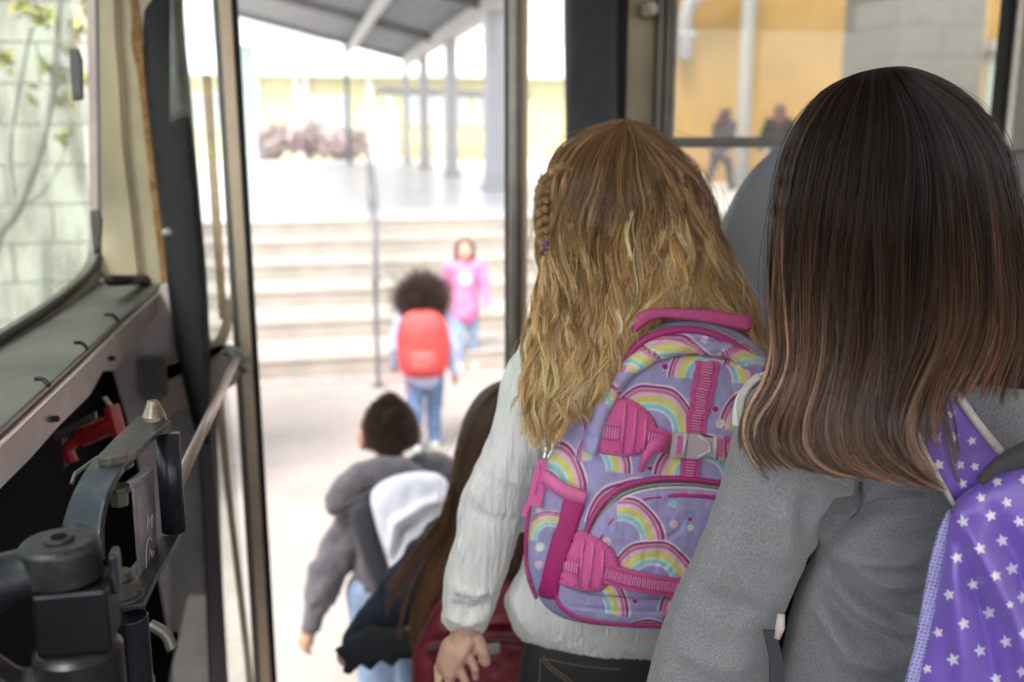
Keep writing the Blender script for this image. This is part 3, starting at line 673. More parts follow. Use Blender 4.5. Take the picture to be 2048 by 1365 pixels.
# face plate (folded sheet): top flange + front face with scribbles
dpl = dT * .965
A, B_, Cq, D = P(270, 978, dpl * .93), P(308, 938, dpl), P(318, 1150, dpl), P(288, 1224, dpl * .93)
b = MB(); b.prism([A, B_, Cq, D], (-.004, .002, 0)); b.prism([A, B_, P(292, 934, dpl * 1.0), P(245, 968, dpl * .95)], (0, 0, -.003)); fp = b.build('face_plate', m_plate, CT, bevel=.0012)
sc_ = MB()
def onp(u, v): return (A * (1 - u) + B_ * u) * (1 - v) + (D * (1 - u) + Cq * u) * v + np.array([.0012, -.0012, .0])
sc_.tube([onp(.45 + .22 * math.cos(t), .68 + .17 * math.sin(t)) for t in np.linspace(0, 5.6, 24)], .00045, 5)
sc_.tube([onp(.5, .62), onp(.62, .74)], .0006, 5); sc_.tube([onp(.35, .28), onp(.5, .33), onp(.4, .42)], .0004, 5); sc_.tube([onp(.55, .40), onp(.72, .36), onp(.66, .47)], .0004, 5)
sc_.build('chalk_mark', mat('chalk', (.55, .52, .56), .8), fp)
def hexbolt(x, y, z, r, h, m=m_dust, dome=False, par=CT, name='bolt'):
    c = GZ(x, y, z); b = MB(); b.tube([c, c + [0, 0, .002]], r * 1.25, 24); b.tube([c + [0, 0, .002], c + [0, 0, h]], r, 6)
    if dome: b.tube([c + [0, 0, h], c + [0, 0, h + .003]], r * .55, 14)
    return b.build(name, m, par, bevel=.0008)
hexbolt(228, 935, ZT, .0140, .013)
c = GZ(309, 850, ZT); b = MB(); b.tube([c, c + [0, 0, .004]], .0135, 24); b.tube([c + [0, 0, .004], c + [0, 0, .010], c + [0, 0, .022], c + [0, 0, .026], c + [0, 0, .0262]], [.0125, .012, .0068, .0055, .004], 64); b.build('cone_nut', mat('brass_steel', (.26, .22, .17), .3, .8, noise=.4, nscale=150), CT, smooth=False)
cn = GZ(245, 1196, zB + .004); b = MB(); b.tube([cn, cn + [0, 0, .003]], .0185, 24); b.tube([cn + [0, 0, .003], cn + [0, 0, .018]], .0165, 6); b.tube([cn + [0, 0, .018], cn + [0, 0, .026]], .009, 16); b.build('nut', m_dust, CT, bevel=.0008)
b = MB(); c = GZ(238, 985, ZT - .02); b.tube([c, c + [0, 0, -.012]], .008, 6); b.tube([c + [0, 0, .006], c], .010, 14); b.build('under_nut', m_dust, CT)
b = MB(); b.tube([P(143, 968, .93), P(150, 948, .94), P(196, 915, .97)], .002, 6); b.build('thin_plate', m_alud, CT)
# lower tube under the nut
c = GZ(257, 1232, zB - .008); b = MB(); b.tube([c, c - [0, 0, .085]], .0165, 24); b.tube([c - [0, 0, .064], c - [0, 0, .088]], .019, 6); b.build('lower_post', m_brd, CT, smooth=False, bevel=.001)
b = MB(); b.strip([GZ(*q, zB - .004) for q in [(232, 1178), (222, 1215), (218, 1232)]], [GZ(*q, zB - .004) for q in [(318, 1165), (300, 1205), (285, 1232)]], -.004)
# pivot casting: cap, box body, lower collar, arm going left
zc = ZT - .012; c = GZ(118, 1080, zc)
b = MB(); b.tube([c - [0, 0, .034], c - [0, 0, .03], c - [0, 0, .004], c], [.027, .030, .030, .0265], 110)
b.tube([c - [0, 0, .001], c + [0, 0, .0025]], .0115, 20)
pv = b.build('pivot_cap', mat('cast_iron', (.015, .017, .020), .42, .45, noise=.5, nscale=45, bump=.25, bscale=350, col2=(.055, .052, .046), lo=.5, hi=.85), CT, smooth=False, bevel=.002)
b = MB(); b.tube([c + [0, 0, .002], c + [0, 0, .0032]], .006, 16); b.build('pivot_hole', m_dark, pv)
b = MB(); b.tube(spline([c - [.0, -.0, .022], c + [-.045, -.012, -.026], c + [-.09, -.03, -.038], c + [-.12, -.05, -.060]], 6), [.0205] * 6 + [.023] * 13, 20); b.build('pivot_arm', mat('cast_iron2', (.020, .023, .029), .4, .45, noise=.3, nscale=45, bump=.25, bscale=350), CT, smooth=True)
b = MB(); cc = c + [.008, .0, 0]; b.box((-.027, -.024, -.088), (.028, .024, -.034), M=None, o=cc); b.build('pivot_body', mat('pivot_dark', (.009, .009, .012), .38, .4, noise=.3, nscale=60), CT, bevel=.004)
b = MB(); b.box((.026, -.002, -.05), (.033, .020, -.016), o=cc); b.build('pivot_lug', m_br, CT, bevel=.003)
cl_ = c + [.006, .0, -.088]; b = MB(); b.tube([cl_, cl_ - [0, 0, .006], cl_ - [0, 0, .05], cl_ - [0, 0, .056]], [.029, .034, .034, .029], 110); b.tube(spline([cl_ + [0, 0, -.03], cl_ + [-.05, -.01, -.035], cl_ + [-.09, -.02, .02], c + [-.085, -.02, -.03]], 5), .022, 16); b.build('pivot_collar', mat('collar_iron', (.022, .022, .025), .35, .4, noise=.3, nscale=60), CT, smooth=False, bevel=.003)
b = MB(); b.tube(spline([P(300, 1250, 1.15), P(330, 1268, 1.15), P(345, 1300, 1.15)], 5), .007, 10); b.build('bent_handle', m_alud, BUS, smooth=True)
# ============================================================ PEOPLE: shared tools
m_skin = mat('skin', (.52, .31, .23), .5, sub=.15, noise=.08, nscale=30, bump=.1, bscale=300)
m_skin2 = mat('skin_brown', (.36, .19, .12), .5, sub=.1, noise=.08, nscale=30)
def tb(pts, r, n=14):
    b = MB(); b.tube(pts, r, n); v, f = b.arrays()
    return [(v, f)] + [bl(p, q) for p, q in zip((pts[0], pts[-1]), ((r[0], r[-1]) if hasattr(r, '__len__') else (r, r)))]
def bl(c, r, M=None): b = MB(); b.ball(c, r, 16, M=M); return b.arrays()
class Fig:
    """a standing child or adult with human proportions; local x=right, y=forward, z=up"""
    def __init__(s, base, head, H, lean=0, stride=.08, arms=(.1, -.1), hr=None, arm_out=.05, bend=.1):
        s.base = np.asarray(base, float); s.H = H; c, q = math.cos(head), math.sin(head)
        s.R = np.array([[c, q, 0], [-q, c, 0], [0, 0, 1.0]])      # rows: local axes in the world (heading clockwise from +Y)
        s.R = np.array([[c, -q, 0], [q, c, 0], [0, 0, 1.0]])
        s.R[0] = [c, -q, 0]; s.R[1] = [q, c, 0]
        J = {}; k = stride
        for sd_, sg in (('L', -1), ('R', 1)):
            J['hip' + sd_] = (sg * .055, 0, .49); J['knee' + sd_] = (sg * .055, k * sg * .6 + .015, .27); J['ank' + sd_] = (sg * .055, k * sg, .04 + max(0, -k * sg) * .35)
            J['toe' + sd_] = (sg * .06, k * sg + .085, .02)
            J['sho' + sd_] = (sg * .118, lean * .8, .795); a = arms[0 if sg < 0 else 1]
            J['elb' + sd_] = (sg * (.135 + arm_out), lean * .6 + a * .5, .63); J['wri' + sd_] = (sg * (.135 + arm_out * 1.3), lean * .6 + a * 1.2 + bend * .3, .49)
        J['pel'] = (0, 0, .50); J['waist'] = (0, lean * .4, .60); J['chest'] = (0, lean * .8, .73); J['neck'] = (0, lean, .83); J['headc'] = (0, lean * 1.2 + .005, .91)
        s.J = {a: s.w(b) for a, b in J.items()}; s.hr = hr or .078
    def w(s, p): return (np.asarray(p, float) * s.H) @ s.R + s.base
    def d(s, v): return np.asarray(v, float) @ s.R * s.H
    def head(s, c=None):
        H, r = s.H, s.hr; c = s.J['headc'] if c is None else c; M = s.R
        P_ = [bl(c + s.d((0, -.004, .006)), np.array([r * .92, r * 1.05, r * 1.1]) * H, M), bl(c + s.d((0, .022, -.030)), np.array([r * .72, r * .72, r * .85]) * H, M),
              bl(c + s.d((0, .082, -.018)), np.array([.011, .014, .017]) * H, M)]
        for sg in (-1, 1): P_.append(bl(c + s.d((sg * r * .95 * getattr(s, 'ear', 1), 0, -.012)), np.array([.010, .018, .026]) * H * getattr(s, 'ear', 1), M))
        return P_
    def hand(s, sd_, curl=.5):
        H = s.H; w_ = s.J['wri' + sd_]; sg = -1 if sd_ == 'L' else 1; out = []
        dn = (w_ - s.J['elb' + sd_]); dn /= np.linalg.norm(dn); fw = s.d((0, 1, 0)) / H; sx = s.d((sg, 0, 0)) / H
        out += tb([w_, w_ + dn * .045 * H], [.016 * H, .021 * H])
        for i, L in enumerate((.042, .047, .043, .034)):
            o_ = w_ + dn * .045 * H + fw * (.015 - .010 * i) * H
            out += tb([o_, o_ + dn * L * .5 * H, o_ + dn * L * .85 * H - sx * L * curl * H], [.0062 * H, .0058 * H, .0048 * H], 8)
        o_ = w_ + dn * .012 * H + fw * .014 * H
        out += tb([o_, o_ + dn * .022 * H + fw * .018 * H, o_ + dn * .045 * H + fw * .022 * H], [.0075 * H, .007 * H, .0055 * H], 8)
        return out
    def bare(s, voxel=.007, hands=True):
        J, H = s.J, s.H; p = s.head()
        p += tb([J['neck'] - s.d((0, 0, .02)), J['headc'] - s.d((0, 0, .03))], [.034 * H, .032 * H])
        p += tb([J['pel'], J['waist'], J['chest'], J['neck']], [.085 * H, .072 * H, .082 * H, .04 * H])
        for q in 'LR':
            p += tb([J['chest'] + s.d((0, 0, .03)), J['sho' + q]], [.06 * H, .036 * H]); p += tb([J['sho' + q], J['elb' + q], J['wri' + q]], [.034 * H, .025 * H, .017 * H])
            p += tb([J['hip' + q], J['knee' + q], J['ank' + q]], [.058 * H, .037 * H, .024 * H]); p += tb([J['ank' + q] - s.d((0, .01, .012)), J['toe' + q]], [.024 * H, .02 * H])
            if hands: p += s.hand(q)
        return remesh(p, voxel)
    def top(s, voxel=.008, loose=1.2, sleeves=True, long=.0):
        J, H = s.J, s.H; L = loose
        p = tb([J['pel'] - s.d((0, 0, long)), J['waist'], J['chest'], J['neck'] - s.d((0, 0, .02))], [.098 * H * L, .088 * H * L, .092 * H * L, .042 * H])
        for q in 'LR':
            p += tb([J['chest'] + s.d((0, 0, .03)), J['sho' + q]], [.07 * H * L, .045 * H * L])
            if sleeves: p += tb([J['sho' + q], J['elb' + q], J['wri' + q] * .93 + J['elb' + q] * .07], [.043 * H * L, .036 * H * L, .027 * H * L])
        return remesh(p, voxel)
    def legs(s, voxel=.008, loose=1.1):
        J, H = s.J, s.H; p = tb([J['pel'] - s.d((0, 0, .03)), J['pel'] + s.d((0, 0, .05))], [.085 * H, .08 * H])
        for q in 'LR': p += tb([J['hip' + q], J['knee' + q], J['ank' + q]], [.064 * H * loose, .045 * H * loose, .036 * H * loose])
        return remesh(p, voxel)
    def shoe(s, q, m, par, sole=None):
        J, H = s.J, s.H; a = J['ank' + q]; t = J['toe' + q]
        v, f, _ = remesh(tb([a - s.d((0, .012, .012)), t], [.031 * H, .026 * H]) + tb([a, a + s.d((0, 0, .02))], [.028 * H, .028 * H]), .006)
        o = mk('shoe', v, f, m, par); b = MB(); b.tube([a - s.d((0, .03, .036)), t - s.d((0, -.01, .012))], .026 * H, 12, flat=.25); b.build('sole', sole or m_wht, o); return o
    def face(s, par, iris=(.1, .06, .04)):
        c = s.J['headc']; H = s.H
        for sg in (-1, 1):
            v, f = bl(c + s.d((sg * .028, .066, .0)), .011 * H); e = mk('eye', v, f, mat('eye_white', (.8, .8, .8), .2), par)
            v, f = bl(c + s.d((sg * .028, .075, .0)), .0055 * H); mk('iris', v, f, mat('iris_dark', iris, .2), e)
            b = MB(); b.tube([c + s.d((sg * .016, .074, .018)), c + s.d((sg * .03, .074, .021)), c + s.d((sg * .042, .066, .017))], .003 * H, 6); b.build('eyebrow', mat('brow', (.05, .03, .02), .8), par)
        b = MB(); b.tube([c + s.d((-.02, .078, -.043)), c + s.d((0, .083, -.045)), c + s.d((.02, .078, -.043))], [.002 * H, .0045 * H, .002 * H], 8); b.build('mouth', mat('lips', (.55, .2, .19), .4), par)
def cloth_disp(v, nr, amp, sc, seed=0, sx=1, sz=1):
    return v + nr * (amp * (vnoise(v[:, 0] * sc * sx + seed, v[:, 2] * sc * sz + v[:, 1] * sc) + .5 * vnoise(v[:, 0] * sc * 2.3 + 9 + seed, v[:, 2] * sc * 2.1 * sz))[:, None])
# ------------------------------------------------------------ hair strands (real curves)
def hair_mat(name, col1, col2, rough=.34, tint=None, bright=1.0, mel=None):
    if name in MATS: return MATS[name]
    m = bpy.data.materials.new(name); MATS[name] = m; m.use_nodes = True; nt = m.node_tree; N = nt.nodes; L = nt.links
    h = N['Principled BSDF']; h.inputs['Roughness'].default_value = rough; h.inputs['Specular IOR Level'].default_value = .5
    at = N.new('ShaderNodeAttribute'); at.attribute_name = 'col'
    L.new(at.outputs['Color'], h.inputs['Base Color'])
    return m
def strands(name, pts, rad_, cols, m, parent, **kw):
    """pts (n,k,3), rad_ (n,k), cols (n,k,3)"""
    n, k = pts.shape[:2]
    cu = bpy.data.hair_curves.new(name); cu.add_curves([k] * n)
    cu.position_data.foreach_set('vector', pts.reshape(-1).astype(np.float32))
    r = cu.attributes.get('radius') or cu.attributes.new('radius', 'FLOAT', 'POINT'); r.data.foreach_set('value', rad_.reshape(-1).astype(np.float32))
    c = cu.attributes.new('col', 'FLOAT_COLOR', 'POINT'); c.data.foreach_set('color', np.concatenate([cols, np.ones((n, k, 1))], -1).reshape(-1).astype(np.float32))
    cu.materials.append(m); o = bpy.data.objects.new(name, cu); COL.objects.link(o); o.parent = parent; return tag(o, **kw)
def guide_strands(guides, front, n, k=28, seed=0, wave=None, clumps=60, clump=.7, frizz=2.0, lay=.012, dcol=None, srange=(0, 1), r0=.00022, stray=.03, tipvar=.16, offs=0, drift=0, cdep=.003, cross=.10, swirl=None, tpow=1.0):
    """strands interpolated between pixel guide lines, lying on the depth surface front(x,y)"""
    g = np.random.default_rng(seed); T = np.linspace(0, 1, k)
    G = []
    for q in guides:
        q = spline(q, 10); s_ = np.r_[0, np.cumsum(np.hypot(*np.diff(q, axis=0).T))]; s_ /= s_[-1]
        G.append(np.stack([np.interp(T, s_, q[:, 0]), np.interp(T, s_, q[:, 1])], 1))
    G = np.array(G); m = len(G) - 1; LM = np.hypot(*np.diff(G, axis=1).transpose(2, 0, 1)).sum(1).mean()
    cs = g.uniform(srange[0], srange[1], clumps); cs.sort()
    ci = g.integers(0, clumps, n); s0 = np.clip(cs[ci] + g.normal(0, .55 / clumps ** .8, n), 0, 1) * (1 - clump * .0)
    sc = cs[ci]
    def at(s_):
        u = np.clip(s_, 0, .9999) * m; i = u.astype(int); a = (u - i)[:, None, None]
        a2 = a
        return G[i] * (1 - a2) + G[i + 1] * a2
    A = at(np.clip(s0 + g.normal(0, .02, n), 0, 1)); B = at(sc)
    xr = g.random(n) < cross; nx_ = int(xr.sum())
    if nx_:
        A2 = at(np.clip(s0[xr] + g.normal(0, .10, nx_), 0, 1)); w2 = ss(.15, .85, T)[None, :, None]; A[xr] = A[xr] * (1 - w2) + A2 * w2; B[xr] = A[xr]
    wgt = (clump * T ** 1.2)[None, :, None]
    xy = A * (1 - wgt) + B * wgt
    L = 1 - np.abs(g.normal(0, tipvar * 1.1, clumps))[ci] * .8 - np.abs(g.normal(0, tipvar * .6, n)) * .8; L = np.clip(L, .45, 1.0)   # strands end at different lengths
    idx = L[:, None] * T[None, :] * (k - 1); i = np.minimum(idx.astype(int), k - 2); a = (idx - i)[..., None]
    r_ = np.arange(n)[:, None]; xy = xy[r_, i] * (1 - a) + xy[r_, i + 1] * a
    t = idx / (k - 1)
    if wave:
        amp, wl, grow = wave; phc = 2.4 * np.sin(6 * cs) + 5 * cs + g.normal(0, .30, clumps); ph = phc[ci][:, None] + g.normal(0, .12, n)[:, None]
        wlc = wl * g.uniform(.85, 1.2, clumps)[ci][:, None]; am = amp * g.uniform(.5, 1.3, clumps)[ci][:, None] * (t ** grow)
        xy[..., 0] += am * np.sin(t * LM / wlc * 6.28 + ph); xy[..., 1] += am * .35 * np.cos(t * LM / wlc * 6.28 + ph)
    if drift:
        dp_ = g.uniform(0, 6.28, clumps)[ci][:, None]; df_ = g.uniform(3, 8, clumps)[ci][:, None]
        xy[..., 0] += drift * g.uniform(.3, 1.2, clumps)[ci][:, None] * np.sin(t * df_ + dp_) * ss(0, .35, t)
    fr = g.normal(0, frizz, (n, 1, 2)) * (t[..., None] ** 1.3) + (g.normal(0, frizz * .5, (n, 1, 2)) * np.sin(t * 9 + g.uniform(0, 6, n)[:, None])[..., None]) * t[..., None]
    xy = xy + fr
    st_ = g.random(n) < stray
    xy[st_] += (g.normal(0, 13, (st_.sum(), 1, 2)) * np.sin(t[st_] * g.uniform(2, 5, (st_.sum(), 1)))[..., None])
    lay_ = (g.random(n) ** 1.5 * lay)[:, None] + g.normal(0, cdep, clumps)[ci][:, None]
    cl_d = (np.sin(t * LM / (wave[1] if wave else 120) * 6.28 + (phc[ci][:, None] + 1.3 if wave else g.uniform(0, 6.28, clumps)[ci][:, None])) * (wave[0] * .00050 if wave else .0008)) * ss(0, .4, t)
    d = front(xy[..., 0], xy[..., 1]) - offs - lay_ - cl_d
    p = P(xy[..., 0], xy[..., 1], d)
    rr = np.full((n, k), r0) * g.uniform(.7, 1.3, n)[:, None] * (1 - .55 * T ** 3)
    c = dcol(t, ci, g, n, clumps, xy)
    return p, rr, c
def hull(outline, depth, scale, cap, phi_n=90, back=1.0, step=8, disp=None):
    poly = spline(outline, 6, True); ph = Phi(poly, phi_n)
    dfn = depth if callable(depth) else (lambda x, y: np.full(np.shape(x), float(depth)))
    def front(x, y):
        h = ph.h(x, y) * scale
        if cap: h = cap * np.tanh(h / cap)
        d = dfn(x, y); return d - h * d / FPX
    v, f, px, py = inflate(outline, depth, scale, cap, step, phi=ph, back=back, disp=disp)
    return v, f, front
def radial_hair(c, R, n, length, seed, rz=1.0, spread=1.0, curl=0, k=8, zmin=-.4, down=0, fwd=None):
    """short hair standing on an ellipsoid head"""
    g = np.random.default_rng(seed); a = g.normal(0, 1, (n * 3, 3)); a /= np.linalg.norm(a, axis=1)[:, None]; a = a[a[:, 2] > zmin]
    if fwd is not None: a = a[(a @ fwd < .35) | (a[:, 2] > .55)]
    a = a[:n]; n = len(a); T = np.linspace(0, 1, k)[None, :, None]
    p = np.asarray(c) + a[:, None] * np.asarray(R) * (1 + 0 * T) + a[:, None] * T * length * g.uniform(.6, 1.1, (n, 1, 1))
    p = p + g.normal(0, spread, (n, 1, 3)) * T * length - np.array([0, 0, down]) * T ** 2
    if curl:
        ph = g.uniform(0, 6.28, (n, 1, 3)); p = p + curl * np.sin(T * g.uniform(10, 18, (n, 1, 1)) + ph)
    return p
def simple_cols(p, base, g, var=.3):
    n, k = p.shape[:2]; return np.clip(np.asarray(base) * g.uniform(1 - var, 1 + var, (n, 1, 1)) ** 1.5 * np.ones((1, k, 1)), 0, 1)
m_hair = hair_mat('hair_fibre', 0, 0, .33)
m_scalp = mat('hair_base_dark', (.012, .008, .006), .7)
m_denim = mat('blue_denim', (.13, .20, .36), .8, noise=.35, nscale=18, bump=.2, bscale=200)
m_denim_l = mat('light_denim', (.26, .36, .52), .8, noise=.3, nscale=18, bump=.2, bscale=200)
G1 = np.random.default_rng(21)
# ------------------------------------------------------------ child with curly hair and red backpack
f0 = GZ(853, 905, 0.0); FG = Fig([f0[0], f0[1] + .05, 0], rad(8), 1.17, stride=.07, arms=(.12, -.06), hr=.074, arm_out=.035)
T = thing('person', 'child with round dark curly hair walking to the steps in blue jeans', 'person')
v, f, n_ = FG.bare(); body = mk('body', v, f, m_skin2, T)
v, f, n_ = FG.top(); mk('top', cloth_disp(v, n_, .01, 18), f, mat('pale_blue_cotton', (.42, .46, .66), .8), T)
v, f, n_ = FG.legs(); mk('jeans', cloth_disp(v, n_, .012, 16), f, m_denim, T)
m_tr = mat('white_trainer', (.72, .72, .70), .5); m_gs = mat('lime_sole', (.35, .62, .25), .5)
for q in 'LR': FG.shoe(q, m_tr, T, m_gs)
hc = FG.J['headc'] + [0, -.01, .02]
v, f, _ = remesh([bl(hc, (.12, .115, .105)), bl(hc + [-.07, 0, -.02], .06), bl(hc + [.06, 0, -.035], .06), bl(hc + [0, -.02, -.06], (.08, .08, .06))], .008); hb = mk('hair', v, f, m_scalp, T)
p = radial_hair(hc, (.115, .11, .10), 5200, .045, 3, curl=.006, k=9, zmin=-.75, fwd=FG.d((0, 1, 0)) / FG.H); g_ = np.random.default_rng(2)
pa = radial_hair(hc + np.array([-.085, 0, -.03]), (.045, .06, .045), 1500, .035, 6, curl=.006, k=9, zmin=-.7); p = np.concatenate([p, pa])
strands('curls', p, np.full(p.shape[:2], .0009), simple_cols(p, (.042, .022, .016), g_), m_hair, hb)
FG.face(T)
def packmesh(Fg, wd, hg, dp, z0, off=0, seed=0):
    """puffed rucksack on a figure's back"""
    c = Fg.J['chest'] + Fg.d((off, -.115 - dp / 2 / Fg.H * .6, z0)); M = Fg.R
    n = 24; V = []; F = []
    A, B = np.meshgrid(np.linspace(-1, 1, n), np.linspace(-1, 1, n)); sgn = np.sign
    x = A; z = B; rr = np.clip(1 - np.abs(x) ** 2.6, 0, 1) * np.clip(1 - np.abs(z) ** 2.6, 0, 1); y = np.sqrt(rr); k_ = 1 / np.maximum(1, (np.abs(A) ** 3.2 + np.abs(B) ** 3.2) ** (1 / 3.2)); x = x * k_; z = z * k_
    yy = y * dp * .5 * (1.1 - .25 * z) + .01 * vnoise(x * 3 + seed, z * 4 + seed) * y
    w_ = wd * .5 * (1 - .12 * (z > 0) * z ** 2)
    fr = np.stack([x * w_, -yy, z * hg * .5], -1).reshape(-1, 3); bk = np.stack([x * w_, yy * .6, z * hg * .5], -1).reshape(-1, 3)
    q = [(j * n + i, j * n + i + 1, (j + 1) * n + i + 1, (j + 1) * n + i) for j in range(n - 1) for i in range(n - 1)]
    V = np.concatenate([fr, bk]) @ M + c; F = q + [tuple(k + n * n for k in t[::-1]) for t in q]
    return V, F, c
def straps(Fg, m, par, wd=.11):
    for sg in (-1, 1):
        H = Fg.H; L = [(sg * wd * .6, -.10, .70 + .07), (sg * wd * .62, -.085, .81), (sg * wd * .62, .0, .845), (sg * wd * .62, .085, .79), (sg * wd * .75, .09, .68), (sg * wd * .9, .02, .6), (sg * wd * .8, -.09, .6)]
        L = spline([Fg.w(q) for q in L], 5); b = MB(); b.tube(L, .018, 10, flat=.3); b.build('shoulder_strap', m, par, smooth=True)
T = thing('backpack', 'bright red backpack worn by the curly haired child', 'backpack')
V, F, c = packmesh(FG, .35, .47, .16, -.045); m_rbag = mat('red_nylon', (.56, .05, .048), .55, noise=.2, nscale=12, bump=.3, bscale=40); mk('bag', V, F, m_rbag, T)
V, F, c = packmesh(FG, .25, .2, .22, -.13, seed=4); V[:, 2] = V[:, 2]; mk('pocket', V, F, m_rbag, T)
straps(FG, m_rbag, T)
b = MB(); b.tube([c + FG.d((-.09, -.03, .0)), c + FG.d((-.085, -.06, -.10)), c + FG.d((-.08, -.05, -.2))], .012, 8, flat=.3); b.build('loose_strap', m_rbag, T)
# ------------------------------------------------------------ girl in pink facing the bus
f0 = GZ(932, 735, .0); FP_ = Fig([f0[0], f0[1], 0], rad(186), 1.22, stride=.05, arms=(.03, -.05), hr=.068, arm_out=.02)
T = thing('person', 'small girl facing the bus in a bright pink top and light jeans', 'person')
v, f, n_ = FP_.bare(); mk('body', v, f, m_skin, T)
v, f, n_ = FP_.top(loose=1.15, long=.05); pk = mk('top', cloth_disp(v, n_, .015, 14), f, mat('pink_cotton', (.62, .20, .38), .8), T)
b = MB(); b.ball(FP_.J['chest'] + FP_.d((.0, .098, -.03)), np.array([.052, .02, .052]), 14, M=FP_.R); b.build('print', mat('pale_print', (.75, .66, .68), .7), pk)
v, f, n_ = FP_.legs(loose=.95); mk('jeans', v, f, m_denim_l, T)
for q in 'LR': FP_.shoe(q, m_tr, T)
FP_.face(T); hc = FP_.J['headc']
v, f, _ = remesh([bl(hc + FP_.d((0, -.022, .014)), (.105, .092, .105)), ] + tb([hc + FP_.d((-.05, -.03, -.01)), hc + FP_.d((-.07, -.015, -.12)), hc + FP_.d((-.075, .0, -.2))], [.04, .04, .025]) + tb([hc + FP_.d((.05, -.03, -.01)), hc + FP_.d((.07, -.015, -.12)), hc + FP_.d((.075, .0, -.2))], [.04, .04, .025]), .007)
mk('hair', v, f, mat('brown_hair_far', (.13, .05, .035), .5, noise=.4, nscale=40, stretch=(1, 1, .1)), T)
# ------------------------------------------------------------ two students beyond the bus window
def walker(px, py, Y, H, head, lab, topc, legc, hairc, stride, leanv):
    b_ = GY(px, py, Y); Fw = Fig([b_[0], Y, PZ], head, H, stride=stride, lean=leanv, arms=(.12, -.12), arm_out=.03)
    T = thing('person', lab, 'person', 'students walking along the ochre wall')
    v, f, _ = Fw.bare(.014); mk('body', v, f, m_skin, T); v, f, n_ = Fw.top(.014, 1.25, long=.03); mk('jacket', cloth_disp(v, n_, .02, 9), f, topc, T)
    v, f, n_ = Fw.legs(.014); mk('trousers', v, f, legc, T)
    for q in 'LR': Fw.shoe(q, m_rub, T)
    Fw.face(T); hc = Fw.J['headc']; v, f, _ = remesh([bl(hc + Fw.d((0, -.02, .012)), (.125, .13, .14))] + tb([hc + Fw.d((0, -.05, 0)), hc + Fw.d((0, -.075, -.12)), hc + Fw.d((0, -.08, -.2))], [.11, .12, .06]), .012)
    mk('hair', v, f, hairc, T)
walker(1438, 375, 19.2, 1.66, rad(62), 'walking student in a grey jacket and dark trousers behind the wire railing', mat('wool_grey', (.05, .045, .055), .9), mat('dark_trouser', (.03, .03, .04), .8), mat('auburn_hair', (.045, .018, .014), .6), .16, .07)
walker(1552, 360, 18.4, 1.72, rad(20), 'walking student in a dark top and pale trousers partly behind the grey blue seat', mat('wool_black', (.018, .015, .018), .9), mat('pale_trouser', (.38, .36, .40), .8), mat('dark_red_hair', (.07, .025, .02), .6), .1, .0)
# ------------------------------------------------------------ boy in the grey hooded jacket
hb_ = P(768, 866, 3.3); BH = 1.27; FB_ = Fig([hb_[0] + .03, hb_[1], hb_[2] - .91 * BH], rad(-4), BH, stride=.08, arms=(-.1, .05), hr=.073, arm_out=.06)
FB_.base[2] = 0.0
dz = hb_[2] - FB_.w((0, 0, .91))[2]
FB_ = Fig([hb_[0] + .02, hb_[1], 0], rad(-4), hb_[2] / .91, stride=.08, arms=(-.1, .05), hr=.060, arm_out=.06)
FB_.ear = 1.2
FB_.J['shoL'] = P(716, 1035, 3.38); FB_.J['elbL'] = P(655, 1140, 3.36); FB_.J['wriL'] = P(622, 1250, 3.38)
T = thing('person', 'boy with short dark hair in a grey hooded jacket stepping away from the bus', 'person')
v, f, n_ = FB_.bare(.006); mk('body', v, f, mat('skin_tan', (.46, .25, .17), .5, sub=.1), T)
m_hood = mat('grey_fleece', (.105, .098, .11), .95, noise=.25, nscale=60, bump=.5, bscale=150, sheen=.3)
H = FB_.H; J = FB_.J
pp = tb([J['pel'] - [0, 0, .06], J['waist'], J['chest'], J['neck'] - [0, 0, .03]], [.135, .13, .14, .07])
pp += tb([J['chest'] + [0, 0, .04], J['shoL']], [.10, .075]) + tb([J['shoL'], J['elbL'], J['wriL']], [.075, .068, .042]) + tb([J['chest'] + [0, 0, .04], J['shoR']], [.10, .07]) + tb([J['shoR'], J['elbR'], J['wriR']], [.07, .06, .042])
v, f, n_ = remesh(pp, .007); jk = mk('jacket', cloth_disp(v, n_, .022, 17, 3), f, m_hood, T)
hd = tb(spline([P(672, 1012, 3.30), P(700, 975, 3.26), P(745, 948, 3.22), P(800, 942, 3.22), P(850, 965, 3.28)], 5), list(np.array([.045, .055, .062, .066, .07, .07, .07, .07, .07, .07, .07, .068, .066, .064, .062, .06, .055, .05, .045, .04, .04]) * .78))
v, f, n_ = remesh(hd + [bl(P(745, 985, 3.3), (.12, .08, .07))], .007); mk('hood', cloth_disp(v, n_, .014, 22, 5), f, m_hood, jk)
b = MB(); b.tube(spline([P(664, 1022, 3.27), P(700, 1006, 3.22), P(745, 985, 3.19), P(790, 968, 3.18)], 5), .012, 8); b.build('hood_hem', mat('hood_dark', (.06, .055, .065), .9), jk, smooth=True)
v, f, n_ = FB_.legs(); mk('jeans', v, f, m_denim_l, T)
for q in 'LR': FB_.shoe(q, m_tr, T)
FB_.face(T)
hc = J['headc'] + [0, -.005, .012]; v, f = bl(hc, (.080, .092, .098)); hb = mk('hair', v, f, m_scalp, T)
p = radial_hair(hc, (.077, .089, .095), 8000, .018, 4, spread=.25, k=6, zmin=-.5, down=.006, fwd=np.array([0, 1.0, 0])); g_ = np.random.default_rng(5)
e_ = np.exp(-(((p[:, :1] - (hc + [0, -.0, .1])) ** 2).sum(-1) / .0012)); p = p + (e_[..., None] * np.linspace(0, 1, 6)[None, :, None]) * np.array([0, 0, .02])
strands('short_hair', p, np.full(p.shape[:2], .0005), simple_cols(p, (.055, .030, .020), g_), m_hair, hb)
T = thing('backpack', 'white backpack with dark side hanging from the boy in grey', 'backpack')
